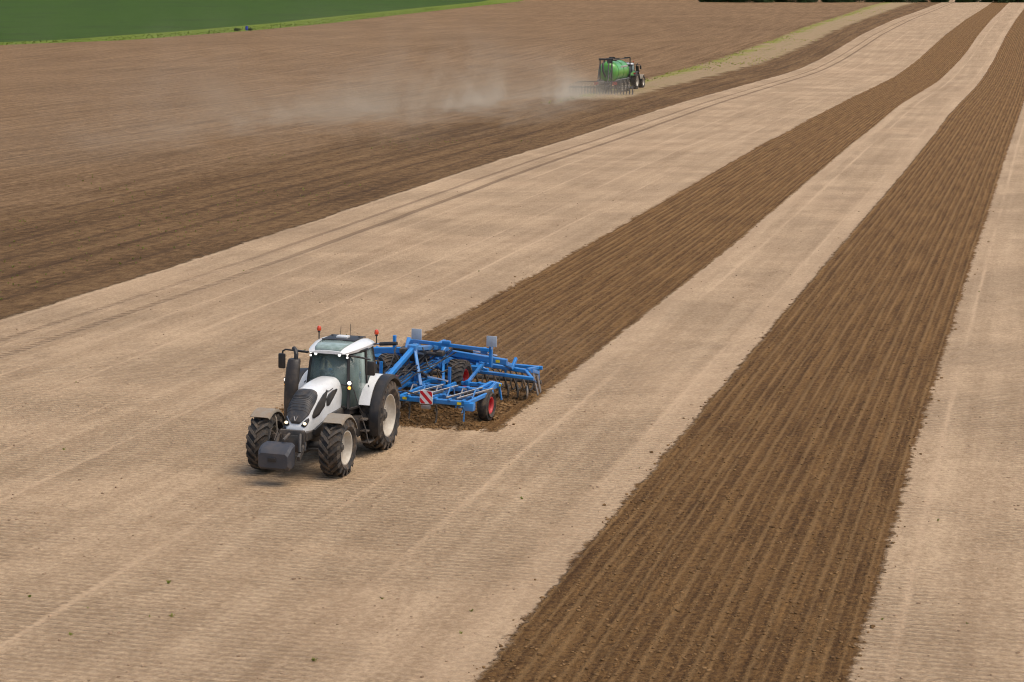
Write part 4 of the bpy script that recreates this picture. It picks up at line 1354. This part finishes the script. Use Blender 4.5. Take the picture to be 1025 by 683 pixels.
x, y, z = un(238, 31.5)
sh = empty('shrub', (x, y, z)); sh.scale = (.6, .6, .6); rs_ = random.Random(3)
leaves(rs_, [((rs_.uniform(-1, 1), rs_.uniform(-.6, .6), rs_.uniform(.2, 1.0)), .5) for k in range(8)], 700, .12, m_shrub, 'foliage', sh)
b_ = MB(); b_.tube([(0, 0, -.1), (.05, 0, .4), (0, .1, .9)], .04, 6, .015); b_.build('stem', m_bark, sh)
tag(sh, "small dark shrub on the grass verge, left of the blue barrel", "shrub")
s2 = copy_tree(sh); s2.location = un(251, 31.0); s2.scale = (.45, .45, .5); tag(s2, "low shrub on the grass verge, right of the blue barrel", "shrub")
x, y, z = un(247, 30.5)
m = MB(); m.lathe([(.001, 0), (.28, 0), (.29, .03), (.29, .28), (.305, .30), (.29, .32), (.29, .60), (.305, .62), (.29, .64), (.29, .88), (.27, .90), (.27, .88), (.001, .88)], (0, 0, 0), 'z', 20)
br = m.build('barrel', paint("barrel_blue", (.015, .04, .35), .4, dust=.1), None); br.location = (x, y, z)
tag(br, "small blue barrel standing in the grass verge of the green crop field", "barrel")

# ------------------------------------------------------------------ dust raised by the tools
def dust(name, loc, rz, back_len, side, top, A, decay, l0, lk, w0, wk, h0, hk, nscale, label):
    """volume in a box behind a machine: local -x is back along its path, +y the machine's left; trail widens and thins with distance"""
    lo = (-back_len, -side[0], -0.6); hi = (5.0, side[1], top)
    m = MB(); m.box([(a + b) / 2 for a, b in zip(lo, hi)], [b - a for a, b in zip(lo, hi)])
    t = NT(name); t.n.remove(t.bsdf)
    pos = t.coord("Object"); X, Y, Z = t.sep(pos)
    wv = t.n.new("ShaderNodeTexNoise"); wv.inputs["Scale"].default_value = nscale * .6; wv.inputs["Detail"].default_value = 2
    t.link(pos, wv.inputs["Vector"])
    wob = t.math('MULTIPLY', t.math('SUBTRACT', wv.outputs["Fac"], .5), 1.0)
    u = t.math('MAXIMUM', t.math('MULTIPLY', X, -1.0), 0.0)
    yc = t.math('SUBTRACT', t.math('ADD', Y, t.math('MULTIPLY', wob, t.math('MULTIPLY', u, .25))), t.math('ADD', t.math('MULTIPLY', u, lk), l0))
    w = t.math('ADD', t.math('MULTIPLY', u, wk), w0)
    qd = t.math('DIVIDE', yc, w)
    lat = t.math('EXPONENT', t.math('MULTIPLY', t.math('MULTIPLY', qd, qd), -1.0))
    h = t.math('MULTIPLY', t.math('ADD', t.math('MULTIPLY', u, hk), h0), t.math('ADD', 0.55, t.math('MULTIPLY', wv.outputs["Fac"], 0.9)))
    ver = t.math('EXPONENT', t.math('MULTIPLY', t.math('DIVIDE', t.math('MAXIMUM', Z, 0.0), h), -1.3))
    dec = t.math('EXPONENT', t.math('DIVIDE', u, -decay))
    front = t.step(X, 3.5, -1.0)
    nz = t.step(t.noise(pos, nscale, 5, .65, 1.5), .46, .68)
    nz = t.math('ADD', t.math('MULTIPLY', nz, 1.3), t.math('MULTIPLY', t.math('EXPONENT', t.math('MULTIPLY', u, -.15)), .5))
    edge = t.math('MULTIPLY', t.math('MULTIPLY', t.step(X, lo[0], lo[0] * .8), t.math('MULTIPLY', t.step(Y, lo[1], lo[1] + 3), t.step(Y, hi[1], hi[1] - side[1] * .25))), t.step(Z, hi[2], hi[2] * .7))
    den = t.math('MULTIPLY', t.math('MULTIPLY', t.math('MULTIPLY', lat, ver), t.math('MULTIPLY', dec, front)), t.math('MULTIPLY', t.math('MULTIPLY', nz, edge), A))
    v = t.n.new("ShaderNodeVolumePrincipled")
    v.inputs["Color"].default_value = (1.0, 0.86, 0.66, 1)
    v.inputs["Anisotropy"].default_value = 0.0
    t.link(den, v.inputs["Density"])
    t.link(v.outputs[0], t.n["Material Output"].inputs["Volume"])
    o = m.build(name, t.m, None, 0)
    o.location = loc; o.rotation_euler = (0, 0, rz)
    tag(o, label, "dust cloud", kind="stuff")
    return o


rx_, ry_ = shift(tanker, -2.4)
dust("dust_cloud", (rx_, ry_, TKZ), TK_RZ, 120, (12, 46), 12, 0.38, 26.0, .5, .13, 3.0, .18, 1.1, .060, .085, "pale dust drifting back and left from the tanker's discs")
cx_, cy_ = trac(-7.5, 0)
dust("dust_haze", (cx_, cy_, 0.0), TRZ, 14, (7, 5), 3.2, 0.045, 9.0, 0.0, .0, 3.2, .05, .6, .03, .5, "thin dust hanging over the fresh soil behind the blue cultivator")
